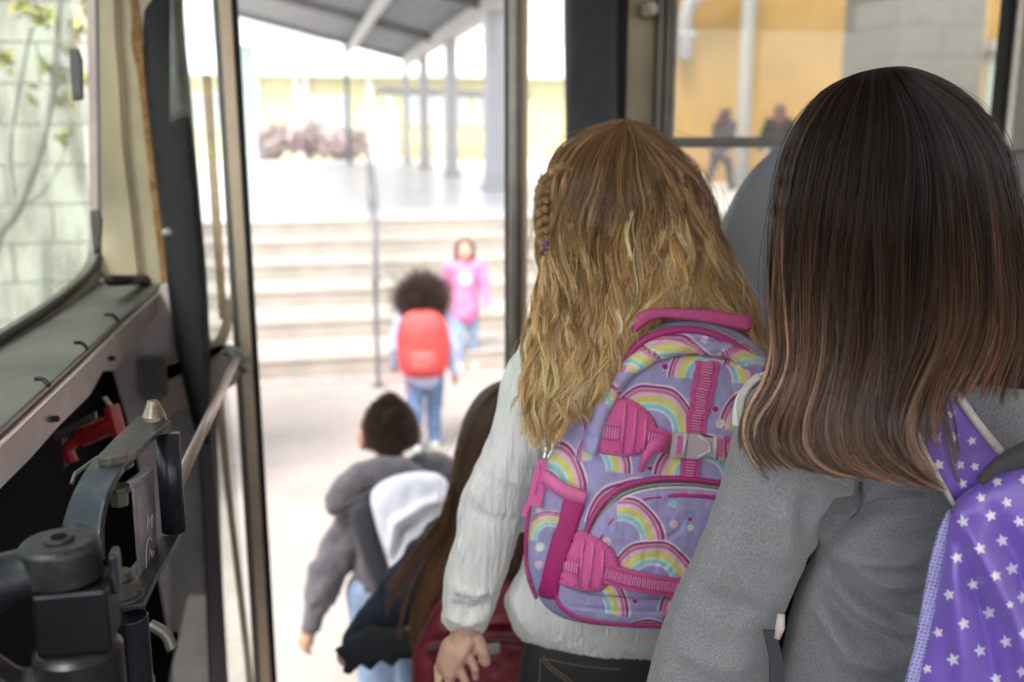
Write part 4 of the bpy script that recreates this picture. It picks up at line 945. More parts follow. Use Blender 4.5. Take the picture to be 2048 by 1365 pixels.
m_wb = mat('white_nylon', (.78, .80, .88), .7, noise=.1, nscale=10, bump=.3, bscale=30)
v, f, px, py = inflate([(742, 990), (775, 958), (830, 944), (880, 950), (900, 980), (905, 1040), (880, 1090), (840, 1130), (795, 1170), (772, 1110), (752, 1050)], 3.12, .8, cap=40, step=4, disp=lambda x, y: 20 * ridge(x, y, [(775, 1120), (790, 1050), (850, 1010), (890, 1000)], 10) - 20 * ridge(x, y, [(788, 1120), (805, 1060), (860, 1025)], 7) + 7 * vnoise(x / 20, y / 22))
mk('bag', v, f, m_wb, T)
v, f, px, py = inflate([(700, 1020), (740, 1000), (756, 1070), (775, 1140), (790, 1180), (770, 1215), (740, 1160), (715, 1090)], 3.14, .7, cap=18, step=4); mk('dark_side', v, f, mat('black_nylon', (.03, .03, .04), .7), T)
# ------------------------------------------------------------ girl with long straight brown hair on the steps
T = thing('person', 'girl with very long straight brown hair going down the bus steps in a navy jacket', 'person')
hc = P(1010, 880, 2.15); HH = 1.24; FS = Fig([hc[0], hc[1], hc[2] - .91 * HH], rad(0), HH, stride=.05, arms=(.0, .0), hr=.072)
FS.J['elbL'] = P(800, 1200, 2.16); FS.J['wriL'] = P(722, 1282, 2.22); FS.J['shoL'] = P(885, 1105, 2.16)
v, f, n_ = FS.bare(.006); mk('body', v, f, m_skin, T)
m_navy = mat('navy_wool', (.012, .020, .045), .85, noise=.3, nscale=30, bump=.3, bscale=120)
J = FS.J
pp = tb([J['pel'], J['waist'], J['chest'], J['neck'] - [0, 0, .03]], [.12, .115, .12, .06]) + tb([J['chest'] + [0, 0, .03], J['shoL']], [.09, .07]) + tb([J['shoL'], J['elbL'], J['wriL']], [.068, .060, .040]) + tb([J['chest'] + [0, 0, .03], J['shoR']], [.09, .07]) + tb([J['shoR'], J['elbR'], J['wriR']], [.062, .055, .038])
v, f, n_ = remesh(pp, .006); mk('jacket', cloth_disp(v, n_, .014, 24, 7), f, m_navy, T)
v, f, px, py = inflate([(690, 1285), (740, 1250), (800, 1255), (850, 1280), (845, 1320), (800, 1318), (785, 1335), (762, 1322), (740, 1342), (722, 1330), (700, 1350), (684, 1345), (690, 1325), (668, 1300)], 2.12, .6, cap=22, step=3, smooth=False); mk('fringed_cuff', v, f, mat('black_knit', (.010, .012, .018), .9, noise=.3, nscale=60), T)
v, f, n_ = FS.legs(); mk('trousers', v, f, m_denim_l, T)
for q in 'LR': FS.shoe(q, m_tr, T)
FS.face(T)
hl = [(1000, 762), (960, 785), (930, 830), (912, 890), (900, 960), (885, 1020), (866, 1080), (850, 1150), (838, 1230), (838, 1290), (860, 1330), (890, 1290), (930, 1230), (1000, 1180), (1050, 1120), (1095, 1060), (1100, 900), (1080, 800), (1040, 765)]
v, f, fr_ = hull(hl, 2.06, .7, 50); hs_ = mk('hair', v, f, mat('hair_base_brown', (.055, .026, .015), .6), T)
gd = [
      [(1005, 764), (948, 820), (916, 900), (898, 990), (872, 1080), (845, 1160), (826, 1230), (820, 1300)],
      [(1010, 764), (960, 820), (932, 910), (920, 1000), (890, 1090), (850, 1180), (830, 1260), (835, 1340)],
      [(1020, 764), (985, 820), (965, 920), (950, 1000), (920, 1100), (880, 1190), (850, 1270), (850, 1350)],
      [(1030, 764), (1010, 830), (1000, 930), (990, 1020), (975, 1110), (930, 1200), (890, 1270), (870, 1330)],
      [(1040, 764), (1050, 830), (1050, 930), (1045, 1030), (1035, 1110), (1010, 1180), (980, 1230), (960, 1260)]]
def colB(t, ci, g, n, cl, xy): return np.clip((np.array([.085, .040, .022]) * (1 - t[..., None]) + np.array([.20, .10, .055]) * t[..., None]) * g.uniform(.6, 1.35, cl)[ci][:, None, None] * g.uniform(.8, 1.2, (n, 1, 1)), 0, 1)
p, r_, c = guide_strands(gd, fr_, 3200, 26, 9, clumps=46, clump=.6, frizz=2.5, lay=.01, dcol=colB, r0=.0005, tipvar=.08)
strands('strands', p, r_, c, m_hair, hs_)
p, r_, c = guide_strands([[(900, 960), (880, 1030), (835, 1090), (795, 1140), (764, 1180), (758, 1215)], [(905, 980), (888, 1060), (850, 1120), (815, 1200), (800, 1280), (815, 1340)]], fr_, 110, 22, 19, clumps=5, clump=.8, frizz=3, lay=.01, dcol=colB, r0=.0005, offs=.03); strands('loose_strands', p, r_, c, m_hair, hs_)
T = thing('backpack', 'dark maroon backpack low behind the long brown hair', 'backpack')
m_mar = mat('maroon_nylon', (.15, .008, .022), .55, noise=.35, nscale=14, bump=.5, bscale=60)
v, f, px, py = inflate([(880, 1200), (930, 1170), (1000, 1160), (1060, 1180), (1110, 1240), (1120, 1400), (1060, 1480), (900, 1480), (835, 1420), (822, 1330), (845, 1260)], 1.93, .6, cap=55, step=4, disp=lambda x, y: -8 * ridge(x, y, [(840, 1290), (960, 1262), (1100, 1270)], 8) + 7 * ridge(x, y, [(900, 1255), (1000, 1245), (1100, 1250)], 8) + 7 * vnoise(x / 24, y / 20))
bg = mk('bag', v, f, m_mar, T)
v, f, px, py = inflate([(880, 1290), (960, 1275), (1080, 1285), (1090, 1420), (880, 1430), (865, 1350)], 1.885, .4, cap=20, step=4, disp=lambda x, y: 5 * vnoise(x / 18, y / 20)); mk('pocket', v, f, m_mar, T)
b = MB(); b.tube([P(855, 1300, 1.83), P(960, 1278, 1.82), P(1070, 1286, 1.82)], .007, 8); b.build('piping', mat('maroon_dark', (.05, .004, .010), .6), T)
b = MB(); b.box((-.012, -.006, -.010), (.012, .0, .010), o=P(986, 1296, 1.80)); b.build('badge', mat('badge_grey', (.22, .22, .24), .5), T, bevel=.003)
# ============================================================ BLONDE GIRL (white crinkled blouse) AND HER RAINBOW BACKPACK
WB = thing('person', 'girl with long wavy blonde hair and side braid in a white crinkled blouse', 'person')
hc = P(1245, 400, 1.40); HH = 1.22
FW = Fig([hc[0], hc[1], hc[2] - .905 * HH], rad(10), HH, lean=.02, stride=.03, hr=.072)
def dT_(x, y): return 1.385 + .00012 * (np.asarray(y, float) - 700)
W = lambda x, y, e=0: P(x, y, dT_(x, y) + e)
FW.J['shoL'] = W(1092, 740, .01); FW.J['elbL'] = W(985, 1010, 0); FW.J['wriL'] = W(932, 1255, 0)
FW.J['shoR'] = W(1500, 760, .04); FW.J['elbR'] = W(1500, 1050, .04); FW.J['wriR'] = W(1480, 1270, .02)
def blonde_hand():
    D = lambda x, y, e=0: P(x, y, 1.452 + e)
    o = [] 
    o += tb([D(934, 1215), D(930, 1265), D(925, 1290)], [.022, .021, .022])
    b = MB(); b.tube([D(938, 1268), D(914, 1300), D(893, 1345)], [.024, .031, .025], 16, flat=.55); v, f = b.arrays(); o += [(v, f)]
    o += tb([D(908, 1300), D(902, 1325)], [.021, .022])
    for pts, r in (([(924, 1298, -.012), (941, 1320, -.018), (950, 1338, -.018), (951, 1356, -.010)], .0078),
                   ([(906, 1318, -.010), (921, 1342, -.018), (931, 1366, -.018), (932, 1386, -.010)], .0082),
                   ([(889, 1330, -.006), (899, 1362, -.014), (907, 1392, -.014), (908, 1412, -.006)], .0080),
                   ([(876, 1335, .0), (877, 1368, -.006), (884, 1395, -.006), (888, 1408, .0)], .0072)):
        o += tb([D(*q) for q in pts], [r * .95, r * .88, r * .82, r * .68], 12)
    o += tb([D(935, 1272, .0), D(955, 1284, -.006), D(966, 1304, -.010), D(971, 1324, -.008)], [.015, .0125, .0098, .0082], 12)
    return o
J = FW.J; H = FW.H
p = FW.head() + tb([J['neck'] - [0, 0, .02], J['headc'] - [0, 0, .03]], [.04, .038]) + tb([J['pel'], J['waist'], J['chest'], J['neck']], [.095, .085, .09, .045])
p += tb([J['chest'] + [0, 0, .03], J['shoL']], [.06, .036]) + tb([J['shoL'], J['elbL'], J['wriL']], [.036, .03, .022])
p += tb([J['chest'] + [0, 0, .03], J['shoR']], [.06, .04]) + tb([J['shoR'], J['elbR'], J['wriR']], [.036, .03, .021]) + FW.hand('R')
for q in 'LR': p += tb([J['hip' + q], J['knee' + q], J['ank' + q]], [.07, .045, .03]) + tb([J['ank' + q] - FW.d((0, .01, .012)), J['toe' + q]], [.03, .025])
v, f, n_ = remesh(p + blonde_hand(), .0025, 2); body = mk('body', v, f, m_skin, WB)
FW.face(WB)
# nails
b = MB()
# blouse: torso + sleeve unified, then crinkled
m_bl = mat('white_muslin', (.83, .82, .80), .9, noise=.06, nscale=12, bump=1.0, bscale=42, stretch=(3.2, 3.2, .45), sheen=.2, bdist=.008)
tor = [(1075, 668), (1035, 720), (1040, 800), (1068, 880), (1060, 960), (1048, 1040), (1042, 1120), (1018, 1172), (1006, 1200), (1018, 1235), (1040, 1275), (1090, 1305), (1160, 1325), (1250, 1334), (1340, 1334), (1450, 1325), (1520, 1300), (1545, 1150), (1560, 900), (1540, 740), (1480, 680), (1380, 648), (1270, 640), (1170, 645)]
arm = [(1100, 650), (1060, 668), (1028, 700), (1005, 745), (992, 810), (975, 870), (945, 940), (920, 1005), (912, 1060), (903, 1100), (893, 1150), (885, 1195), (881, 1225), (884, 1254), (905, 1272), (940, 1279), (965, 1268), (982, 1240), (1000, 1185), (1026, 1120), (1045, 1060), (1066, 1000), (1088, 940), (1120, 870), (1150, 780), (1145, 700)]
v1, f1, _, _ = inflate(tor, lambda x, y: dT_(x, y) + .03, .62, cap=120, step=7)
v2, f2, _, _ = inflate(arm, dT_, .92, cap=None, step=6)
v, f, n_ = remesh([(v1, f1), (v2, f2)] + tb([J['shoR'] + [-.05, .03, -.06], J['shoR'] + [-.03, .03, -.05], J['elbR'], J['wriR'] * .85 + J['elbR'] * .15], [.06, .055, .045, .034]), .0042, 3)
px, py, _ = to_px(v)
an = np.where(px < 1070, 1, .6)
fold = .0012 * np.sin(px * .42 + py * .1 + 14 * vnoise(px / 90, py / 60)) * (.5 + vnoise(px / 40 + 7, py / 45)) + .0026 * vnoise(px / 7 + 2 + py / 60, py / 60) + .005 * vnoise(px / 45, py / 90) + .0022 * vnoise(px / 30, py / 14) * ss(1130, 1200, py) * (px < 1000)
for ln, wd_, a in (([(905, 1175), (950, 1190), (990, 1180)], 9, .006), ([(895, 1205), (940, 1222), (980, 1205)], 8, -.006), ([(890, 1235), (930, 1250), (975, 1232)], 8, .006), ([(900, 1150), (930, 1100), (960, 1060)], 10, .004), ([(925, 1010), (980, 1040), (1040, 1050)], 12, -.005), ([(1000, 780), (1050, 830), (1090, 850)], 14, .004),
                   ([(960, 920), (1010, 960), (1070, 975)], 12, .004), ([(1020, 1180), (1035, 1220), (1060, 1260)], 9, .006)):
    fold = fold + a * ridge(px, py, ln, wd_)
mk('blouse', v + n_ * (fold * an)[:, None], f, m_bl, WB)
# trousers
m_blk = mat('black_denim', (.014, .014, .016), .75, noise=.3, nscale=40, bump=.3, bscale=300)
v, f, px, py = inflate([(1062, 1262), (1046, 1300), (1038, 1340), (1034, 1420), (1040, 1560), (1380, 1560), (1400, 1300), (1300, 1280), (1150, 1270)], lambda x, y: dT_(x, y) + .035, .6, cap=105, step=6)
tw = mk('trousers', v, f, m_blk, WB)
fr_t = hull([(1062, 1262), (1046, 1300), (1038, 1340), (1034, 1420), (1040, 1560), (1380, 1560), (1400, 1300), (1300, 1280), (1150, 1270)], lambda x, y: dT_(x, y) + .035, .6, 105)[2]
def on(fr, pts, off): q = np.asarray(pts, float); return P(q[:, 0], q[:, 1], fr(q[:, 0], q[:, 1]) - off)
m_st = mat('gold_stitch', (.20, .15, .06), .8)
b = MB(); b.tube(on(fr_t, spline([(1082, 1316), (1095, 1335), (1118, 1352), (1140, 1372), (1150, 1400)], 5), .0006), .0007, 5); b.tube(on(fr_t, spline([(1086, 1312), (1100, 1331), (1124, 1349), (1146, 1368), (1156, 1398)], 5), .0006), .0007, 5); b.tube(on(fr_t, spline([(1080, 1318), (1080, 1345), (1076, 1380)], 5), .0006), .0006, 5); b.tube(on(fr_t, spline([(1090, 1318), (1160, 1332), (1240, 1340)], 5), .0006), .0006, 5)
b.build('stitching', m_st, tw)

# ---------------------------------------------- rainbow backpack
RB = thing('backpack', 'lilac child backpack printed with rainbows and hearts, pink straps and clear buckle', 'backpack')
LIL = np.array(lin('#a8a2d2')[:3]) * .9; s2 = lambda h: np.array(lin(h)[:3]) * .9
WHT = s2('#efeaf4'); MAG = s2('#a3157c'); ROSE = s2('#cf6f93'); PNK = s2('#ecc6d6'); YEL = s2('#e6de6a'); MINT = s2('#d3ead2'); SKY = s2('#97d6de')
BANDS = [(1.035, WHT), (1.0, MAG), (.935, WHT), (.92, ROSE), (.85, PNK), (.75, YEL), (.645, MINT), (.58, SKY), (.49, WHT), (.455, None)]
RBW = [(1302, 862, 92, 1, 5), (1424, 762, 90, 1, 5), (1172, 940, 88, 1, 5), (1402, 962, 94, 1, 8), (1268, 1058, 98, 1, 8), (1240, 1082, 88, 1, 2, 1234), (1304, 1172, 90, 1, 10), (1170, 1222, 88, 1, 8, 1206), (1292, 1308, 76, .9, 0), (1532, 866, 96, 1, 5), (1402, 1230, 84, 1, 5), (1530, 745, 86, .8, 10)]
RBW_SIDE = [(1082, 990, 92, 1.25, 8), (1100, 1078, 56, 1, -5), (1190, 1075, 62, 1, 0), (1150, 1182, 48, 1.2, 0), (1225, 840, 60, 1.2, -20), (1212, 915, 60, 1.0, -10)]
RBW_TOP = [(1335, 760, 104, .9, 10), (1262, 770, 78, 1.1, -28), (1512, 760, 88, .8, 20), (1190, 830, 70, 1.2, -20), (1424, 745, 70, .5, 10), (1205, 705, 50, 1, -20)]
HEARTS = [(1330, 735, 7, MAG), (1300, 938, 6, MAG), (1431, 820, 7, MAG), (1440, 848, 8, MINT), (1347, 1049, 7, PNK), (1212, 1086, 9, PNK), (1345, 1008, 7, SKY), (1380, 1040, 5, MAG), (1381, 1056, 6, MINT), (1270, 1204, 6, MAG), (1400, 800, 5, PNK), (1225, 965, 0.1, PNK),
          (1080, 1095, 8, MINT), (1078, 1130, 7, PNK), (1410, 678, 6, WHT), (1078, 1020, 5, PNK), (1460, 900, 6, PNK), (1415, 1110, 6, MAG)]
def print_col(x, y, rbs, tone=1.0):
    c = np.broadcast_to(LIL * tone, (len(x), 3)).copy()
    for (cx, cy, Rr, sq, rot, *cl) in rbs:
        a = rad(rot); dx = (x - cx) * math.cos(a) + (y - cy) * math.sin(a); dy = -(x - cx) * math.sin(a) + (y - cy) * math.cos(a); dy /= sq
        wob = 1 + .02 * np.sin(dx * .09 + cx) ; r_ = np.hypot(dx, dy) / Rr * wob
        up = (dy < 0) * (ss(cl[0] - 1, cl[0] + 1, x) if cl else 1); free = np.all(np.abs(c - LIL * tone) < 1e-6, 1) | True
        e = 1.3 / Rr
        for k in range(len(BANDS) - 1):
            o_, cc = BANDS[k]; i_ = BANDS[k + 1][0]
            w_ = ss(i_ - e, i_ + e, r_) * (1 - ss(o_ - e, o_ + e, r_)) * up
            c = c * (1 - w_[:, None]) + cc * w_[:, None]
        w_ = (ss(BANDS[-2][0] - .02, BANDS[-2][0], r_) * 0)
    for (cx, cy, s_, cc) in HEARTS:
        u = (x - cx) / s_; v = -(y - cy) / s_; hv = (u * u + v * v - .55) ** 3 - u * u * v ** 3
        w_ = (1 - ss(-.02, .12, hv)) * (np.hypot(u, v) < 2.2); ow = (1 - ss(.05, .6, hv)) * (np.hypot(u, v) < 2.2)
        c = c * (1 - ow[:, None]) + WHT * ow[:, None]; c = c * (1 - w_[:, None]) + cc * w_[:, None]
    return c
m_print = mat('printed_canvas', (.5, .5, .5), .75, attr='col', noise=.10, nscale=260, bump=.35, bscale=900, sheen=.15, bdist=.0008)
m_pk = mat('pink_canvas', s2('#dd62a6') * 1.0, .7, noise=.12, nscale=300, bump=.35, bscale=800, sheen=.2, bdist=.0008)
m_pkl = mat('pink_tape', s2('#e774ae'), .65, noise=.12, nscale=300, bump=.25, bscale=800, bdist=.0008)
m_pkd = mat('dark_pink_piping', s2('#b83d84'), .55, noise=.2, nscale=300, bump=.2, bscale=900, bdist=.0006)
m_rib = mat('pink_webbing', (.5, .5, .5), .6, attr='col', noise=.08, nscale=400, bump=.2, bscale=900, bdist=.0006)
DB = lambda x, y: 1.300 + .00008 * (np.asarray(y, float) - 900) + .00006 * (np.asarray(x, float) - 1250)
Mo = [(1370, 640), (1300, 652), (1245, 690), (1195, 745), (1160, 810), (1120, 872), (1090, 935), (1070, 1000), (1057, 1080), (1058, 1140), (1075, 1190), (1100, 1222), (1150, 1244), (1250, 1254), (1400, 1254), (1530, 1240), (1565, 1130), (1580, 950), (1575, 800), (1545, 720), (1500, 675), (1440, 648)]
wr = lambda x, y: 8 * vnoise(x / 30, y / 34) + 4 * vnoise(x / 11, y / 15)
v, f, px, py = inflate(Mo, DB, .75, cap=75, step=2.2, disp=lambda x, y: wr(x, y) - 5 * ridge(x, y, [(1140, 900), (1115, 1000), (1110, 1100)], 10) - 4 * ridge(x, y, [(1100, 1040), (1085, 1120), (1080, 1180)], 7))
mk('body', v, f, m_print, RB, colors=print_col(px, py, RBW_SIDE))
_, _, frM = hull(Mo, DB, .75, 75)
# gathered top roll
b = MB(); rl_ = spline([(1180, 905), (1192, 850), (1215, 790), (1255, 740), (1310, 706), (1380, 694), (1450, 702), (1520, 732)], 14)
c_pts = P(rl_[:, 0], rl_[:, 1], frM(rl_[:, 0], rl_[:, 1]) - .010); b.tube(c_pts, np.interp(np.arange(len(rl_)), [0, len(rl_) * .3, len(rl_) - 1], [.012, .016, .013]), 40, flat=.8)
v, f = b.arrays(); vv = []; 
px, py, _ = to_px(v); mk('top_roll', v + (np.stack([vnoise(px / 16, py / 18)] * 3, 1) * .004), f, m_print, RB, colors=print_col(px, py, RBW_TOP, 1.05))
# upper compartment top under the handle
v, f, px, py = inflate([(1278, 672), (1320, 655), (1400, 652), (1460, 668), (1510, 705), (1535, 745), (1480, 720), (1400, 700), (1330, 705), (1260, 740), (1235, 755), (1250, 700)], lambda x, y: frM(x, y) - .004, .7, cap=14, step=2.2, disp=lambda x, y: 1.5 * vnoise(x / 12, y / 12)); mk('top_panel', v, f, m_print, RB, colors=print_col(px, py, RBW_TOP + RBW[-3:-2]))
def pipe_on(fr, pts, r, off, name, m, n=10, k=8, par=RB, flat=None, wob=0):
    q = spline(pts, k); 
    if wob: q = q + wob * np.stack([vnoise(np.arange(len(q)) * .7, 3 + 0 * q[:, 0]), vnoise(np.arange(len(q)) * .7, 9 + 0 * q[:, 0])], 1)
    b = MB(); b.tube(P(q[:, 0], q[:, 1], fr(q[:, 0], q[:, 1]) - off), r, n, flat=flat); return b.build(name, m, par, smooth=True)
pipe_on(frM, [(1236, 742), (1275, 690), (1330, 664), (1400, 662), (1460, 684), (1512, 722), (1540, 760)], .0046, .014, 'top_piping', m_pkd)
# handle
v, f, px, py = inflate([(1268, 640), (1290, 620), (1350, 617), (1420, 620), (1470, 628), (1502, 634), (1500, 660), (1484, 661), (1400, 645), (1320, 638), (1285, 655), (1266, 668)], 1.235, .55, cap=None, step=2.4); mk('handle', v, f, mat('handle_pink', s2('#c4508c'), .65, noise=.15, nscale=200, bump=.3, bscale=500), RB)
# front panel
Fo = [(1372, 708), (1300, 716), (1246, 748), (1212, 810), (1190, 880), (1176, 950), (1160, 1020), (1140, 1100), (1118, 1170), (1116, 1200), (1140, 1226), (1190, 1242), (1280, 1250), (1400, 1250), (1500, 1240), (1530, 1140), (1550, 950), (1552, 800), (1530, 745), (1460, 714)]
DF = lambda x, y: DB(x, y) - .036
phF = None
v, f, px, py = inflate(Fo, DF, .55, cap=26, step=1.6, disp=lambda x, y: 6.0 * vnoise(x / 34, y / 30) + 3.0 * vnoise(x / 13, y / 18) - 3 * ridge(x, y, [(1120, 1212), (1240, 1222), (1400, 1226)], 4) - 3 * ridge(x, y, [(1460, 760), (1470, 800), (1465, 850)], 5) + 3 * ridge(x, y, [(1240, 960), (1300, 975), (1380, 965)], 9))
mk('front_panel', v, f, m_print, RB, colors=print_col(px, py, RBW)); _, _, frF = hull(Fo, DF, .55, 26)
pipe_on(lambda x, y: DF(x, y), [(x, y) for x, y in Fo[5:15]], .0042, .003, 'side_piping', m_pkd)
pipe_on(lambda x, y: DF(x, y), [(x, y) for x, y in Fo[1:6]], .0030, .003, 'side_piping', m_pkd)
pipe_on(lambda x, y: DF(x, y), [(1300, 714), (1372, 706), (1460, 712), (1530, 743)], .0034, .004, 'side_piping', m_pkd)
# lower pocket
Po = [(1178, 1078), (1190, 1048), (1212, 1018), (1246, 992), (1300, 978), (1370, 976), (1440, 980), (1490, 990), (1510, 1100), (1490, 1195), (1400, 1200), (1280, 1198), (1180, 1190), (1150, 1176), (1160, 1120)]
DPk = lambda x, y: frF(x, y) - .004
v, f, px, py = inflate(Po, DPk, .55, cap=20, step=1.5, disp=lambda x, y: 5 * vnoise(x / 24, y / 26) + 3 * vnoise(x / 10, y / 14) - 3 * ridge(x, y, [(1380, 1020), (1360, 1060), (1330, 1080)], 7))
PK = mk('pocket', v, f, m_print, RB, colors=print_col(px, py, RBW[:3] + RBW[5:])); _, _, frP = hull(Po, DPk, .55, 20)
zt = [(1168, 1075), (1182, 1042), (1206, 1006), (1242, 976), (1300, 960), (1370, 958), (1440, 966), (1500, 975)]
zs_ = lambda o: [(x + o * .55, y + o) for x, y in zt]
pipe_on(frF, zt, .0036, .004, 'zip_piping', m_pkd, k=10)
pipe_on(frF, zs_(10), .0050, .003, 'zip_gap', mat('zip_grey', (.30, .29, .28), .6, noise=.3, nscale=300), n=8, flat=.4)
pipe_on(frF, zs_(18), .0018, .010, 'zip_teeth', mat('zip_teeth_white', (.6, .58, .58), .4), n=6)
pipe_on(frF, zs_(26), .0058, .008, 'zip_tape', m_pkl, n=12, flat=.6)
pipe_on(frF, zs_(34), .0030, .013, 'zip_piping', m_pkd)
# pink anchor patches with ribs
def patch(out, fr, off, ribs, nm='anchor_patch'):
    v, f, px, py = inflate(out, lambda x, y: fr(x, y) - off, .5, cap=4.5, step=2, disp=lambda x, y: .6 * vnoise(x / 10, y / 10))
    A = mk(nm, v, f, m_pk, RB)
    po = np.asarray(out, float); c = po.mean(0); inn = c + (po - c) * .88
    st_ = spline(inn, 8, True); b = MB()
    for i in range(0, len(st_) - 2, 3): b.tube(P(st_[i:i + 2, 0], st_[i:i + 2, 1], fr(st_[i:i + 2, 0], st_[i:i + 2, 1]) - off - .0038), .0008, 5)
    b.build('stitching', mat('pink_stitch', s2('#c02a78'), .7), A)
    for (a, b2, w_) in ribs:
        q = np.array([a, ((a[0] + b2[0]) / 2, (a[1] + b2[1]) / 2), b2], float); bb = MB(); bb.tube(P(q[:, 0], q[:, 1], fr(q[:, 0], q[:, 1]) - off - .0034), w_, 10, flat=.45); bb.build('rib', m_pkl, A, smooth=True)
    return A
patch([(1196, 858), (1212, 815), (1238, 797), (1262, 800), (1290, 818), (1310, 842), (1316, 868), (1300, 895), (1270, 912), (1232, 912), (1186, 900)], frF, .004, [((1250, 806), (1242, 904), .0042), ((1272, 818), (1264, 908), .0040), ((1292, 836), (1286, 904), .0040)])
patch([(1140, 1080), (1158, 1062), (1186, 1072), (1218, 1092), (1236, 1118), (1240, 1140), (1222, 1166), (1196, 1184), (1160, 1182), (1118, 1166), (1124, 1120)], lambda x, y: np.minimum(frF(x, y), frP(x, y) + .002), .006, [((1166, 1076), (1158, 1174), .0042), ((1186, 1086), (1178, 1176), .0040), ((1206, 1100), (1202, 1170), .0042)])
# webbing
def webbing(name, Lp, Rp, fr, off, th=.0016, period=5.5, edge=.16, k=10, tone=1.0, wav=0, seed=0, par=RB):
    Ls, Rs = spline(Lp, k), spline(Rp, k); m = len(Ls); n = 15; sgm = np.r_[0, np.cumsum(np.hypot(*np.diff((Ls + Rs) / 2, axis=0).T))]
    up = np.linspace(0, sgm[-1], int(sgm[-1] / 1.1)); Ls = np.stack([np.interp(up, sgm, Ls[:, i]) for i in (0, 1)], 1); Rs = np.stack([np.interp(up, sgm, Rs[:, i]) for i in (0, 1)], 1)
    u = np.linspace(0, 1, n)[None, :, None]; q = Ls[:, None] * (1 - u) + Rs[:, None] * u; m = len(q)
    if wav: q = q + (wav * vnoise(up / 9 + seed, up * 0 + 3))[:, None, None] * np.array([1.0, .2])
    x, y = q[..., 0], q[..., 1]; uu = u[..., 0] * np.ones((m, 1)); rib = .5 + .5 * np.cos(up / period * 6.283)[:, None]
    mid = (uu > edge) & (uu < 1 - edge); h = off + th + .0010 * rib * mid + (wav * .0004 * vnoise(up / 6 + seed, up * 0 + 8))[:, None]
    top = P(x, y, fr(x, y) - h); bot = P(x, y, fr(x, y) - off + .001)
    c1 = s2('#c23f8a') * tone; c2 = s2('#eda6cc') * tone
    inb = ((uu > edge + .08) & (uu < 1 - edge - .08))
    wgt = (ss(.45, .8, rib) * inb)[..., None]; col = c1 * (1 - wgt) + c2 * wgt; col = np.where((~mid)[..., None], s2('#d45a9a') * tone, col)
    idx = np.arange(m * n).reshape(m, n); F = [(idx[i, j], idx[i + 1, j], idx[i + 1, j + 1], idx[i, j + 1]) for i in range(m - 1) for j in range(n - 1)]
    N_ = m * n; F += [(N_ + b_, N_ + a_, a_, b_) for a_, b_ in [(idx[i, 0], idx[i + 1, 0]) for i in range(m - 1)]] + [(a_, b_, N_ + b_, N_ + a_)[::-1] for a_, b_ in [(idx[i + 1, n - 1], idx[i, n - 1]) for i in range(m - 1)]]
    return mk(name, np.concatenate([top.reshape(-1, 3), bot.reshape(-1, 3)]), F, m_rib, par, False, np.concatenate([col.reshape(-1, 3)] * 2))
webbing('ladder_webbing', [(1392, 722), (1384, 770), (1376, 830), (1370, 880)], [(1440, 726), (1428, 780), (1416, 836), (1408, 882)], frF, .002, wav=7, seed=1)
webbing('ladder_webbing', [(1362, 912), (1358, 955)], [(1404, 916), (1396, 958)], frF, .002, seed=2)
webbing('strap_webbing', [(1196, 840), (1240, 846)], [(1188, 886), (1236, 890)], frF, .0075)
webbing('strap_webbing', [(1292, 850), (1345, 866)], [(1284, 890), (1336, 906)], frF, .006)
webbing('strap_webbing', [(1212, 1126), (1260, 1140), (1310, 1150), (1380, 1158), (1440, 1160)], [(1204, 1166), (1250, 1180), (1306, 1190), (1380, 1200), (1440, 1202)], frP, .008, period=5)
webbing('strap_webbing', [(1130, 1110), (1160, 1118)], [(1124, 1150), (1154, 1158)], lambda x, y: np.minimum(frF(x, y), frP(x, y)), .010)
webbing('strap_webbing', [(1430, 872), (1500, 880)], [(1426, 912), (1500, 922)], frF, .009, period=7)
b = MB(); fS = lambda x, y, o: P(x, y, frF(x, y) - o)
b.strip([fS(1345, 868, .016), fS(1318, 872, .022), fS(1298, 886, .024), fS(1284, 912, .022), fS(1276, 942, .018)], [fS(1340, 908, .016), fS(1318, 906, .022), fS(1306, 912, .024), fS(1296, 925, .022), fS(1286, 946, .018)], .0018); b.build('strap_tail', m_pk, RB, smooth=True)
b = MB(); b.tube([fS(1378, 1196, .026), fS(1358, 1200, .028), fS(1340, 1212, .026), fS(1326, 1238, .020)], .0032, 8); b.build('strap_tail', m_pkl, RB, smooth=True)
# side release buckle
m_clear = mat('frosted_plastic', (.72, .66, .70), .22, spec=.6); m_clear.node_tree.nodes['Principled BSDF'].inputs['Transmission Weight'].default_value = .35
BU = None
def bpoly(pts, z0, z1, nm, m, par, bev=.0015):
    b = MB(); q0 = [fS(x, y, z0) for x, y in pts]; q1 = [fS(x, y, z1) for x, y in pts]; n = len(pts)
    b.add(q0 + q1, [tuple(range(n))[::-1], tuple(range(n, 2 * n))] + [(i, (i + 1) % n, n + (i + 1) % n, n + i) for i in range(n)]); return b.build(nm, m, par, bevel=bev)
BU = bpoly([(1342, 866), (1366, 868), (1372, 866), (1400, 869), (1408, 874), (1424, 876), (1432, 872), (1450, 872), (1450, 920), (1430, 922), (1424, 914), (1408, 914), (1398, 920), (1368, 917), (1338, 914)], .008, .015, 'buckle', m_clear, RB)
b = MB(); b.tube([fS(1372, 868, .015), fS(1366, 915, .015)], .003, 10); b.tube([fS(1432, 874, .015), fS(1430, 920, .015)], .003, 10); b.tube([fS(1396, 872, .0145), fS(1420, 886, .0155), fS(1420, 904, .0155), fS(1394, 916, .0145)], .002, 8); b.build('buckle_ridges', m_clear, BU, smooth=True)
b = MB(); b.strip([fS(1356, 872, .0165), fS(1352, 910, .0165)], [fS(1367, 873, .0165), fS(1362, 912, .0165)], .0015); b.build('buckle_webbing', m_pk, BU)
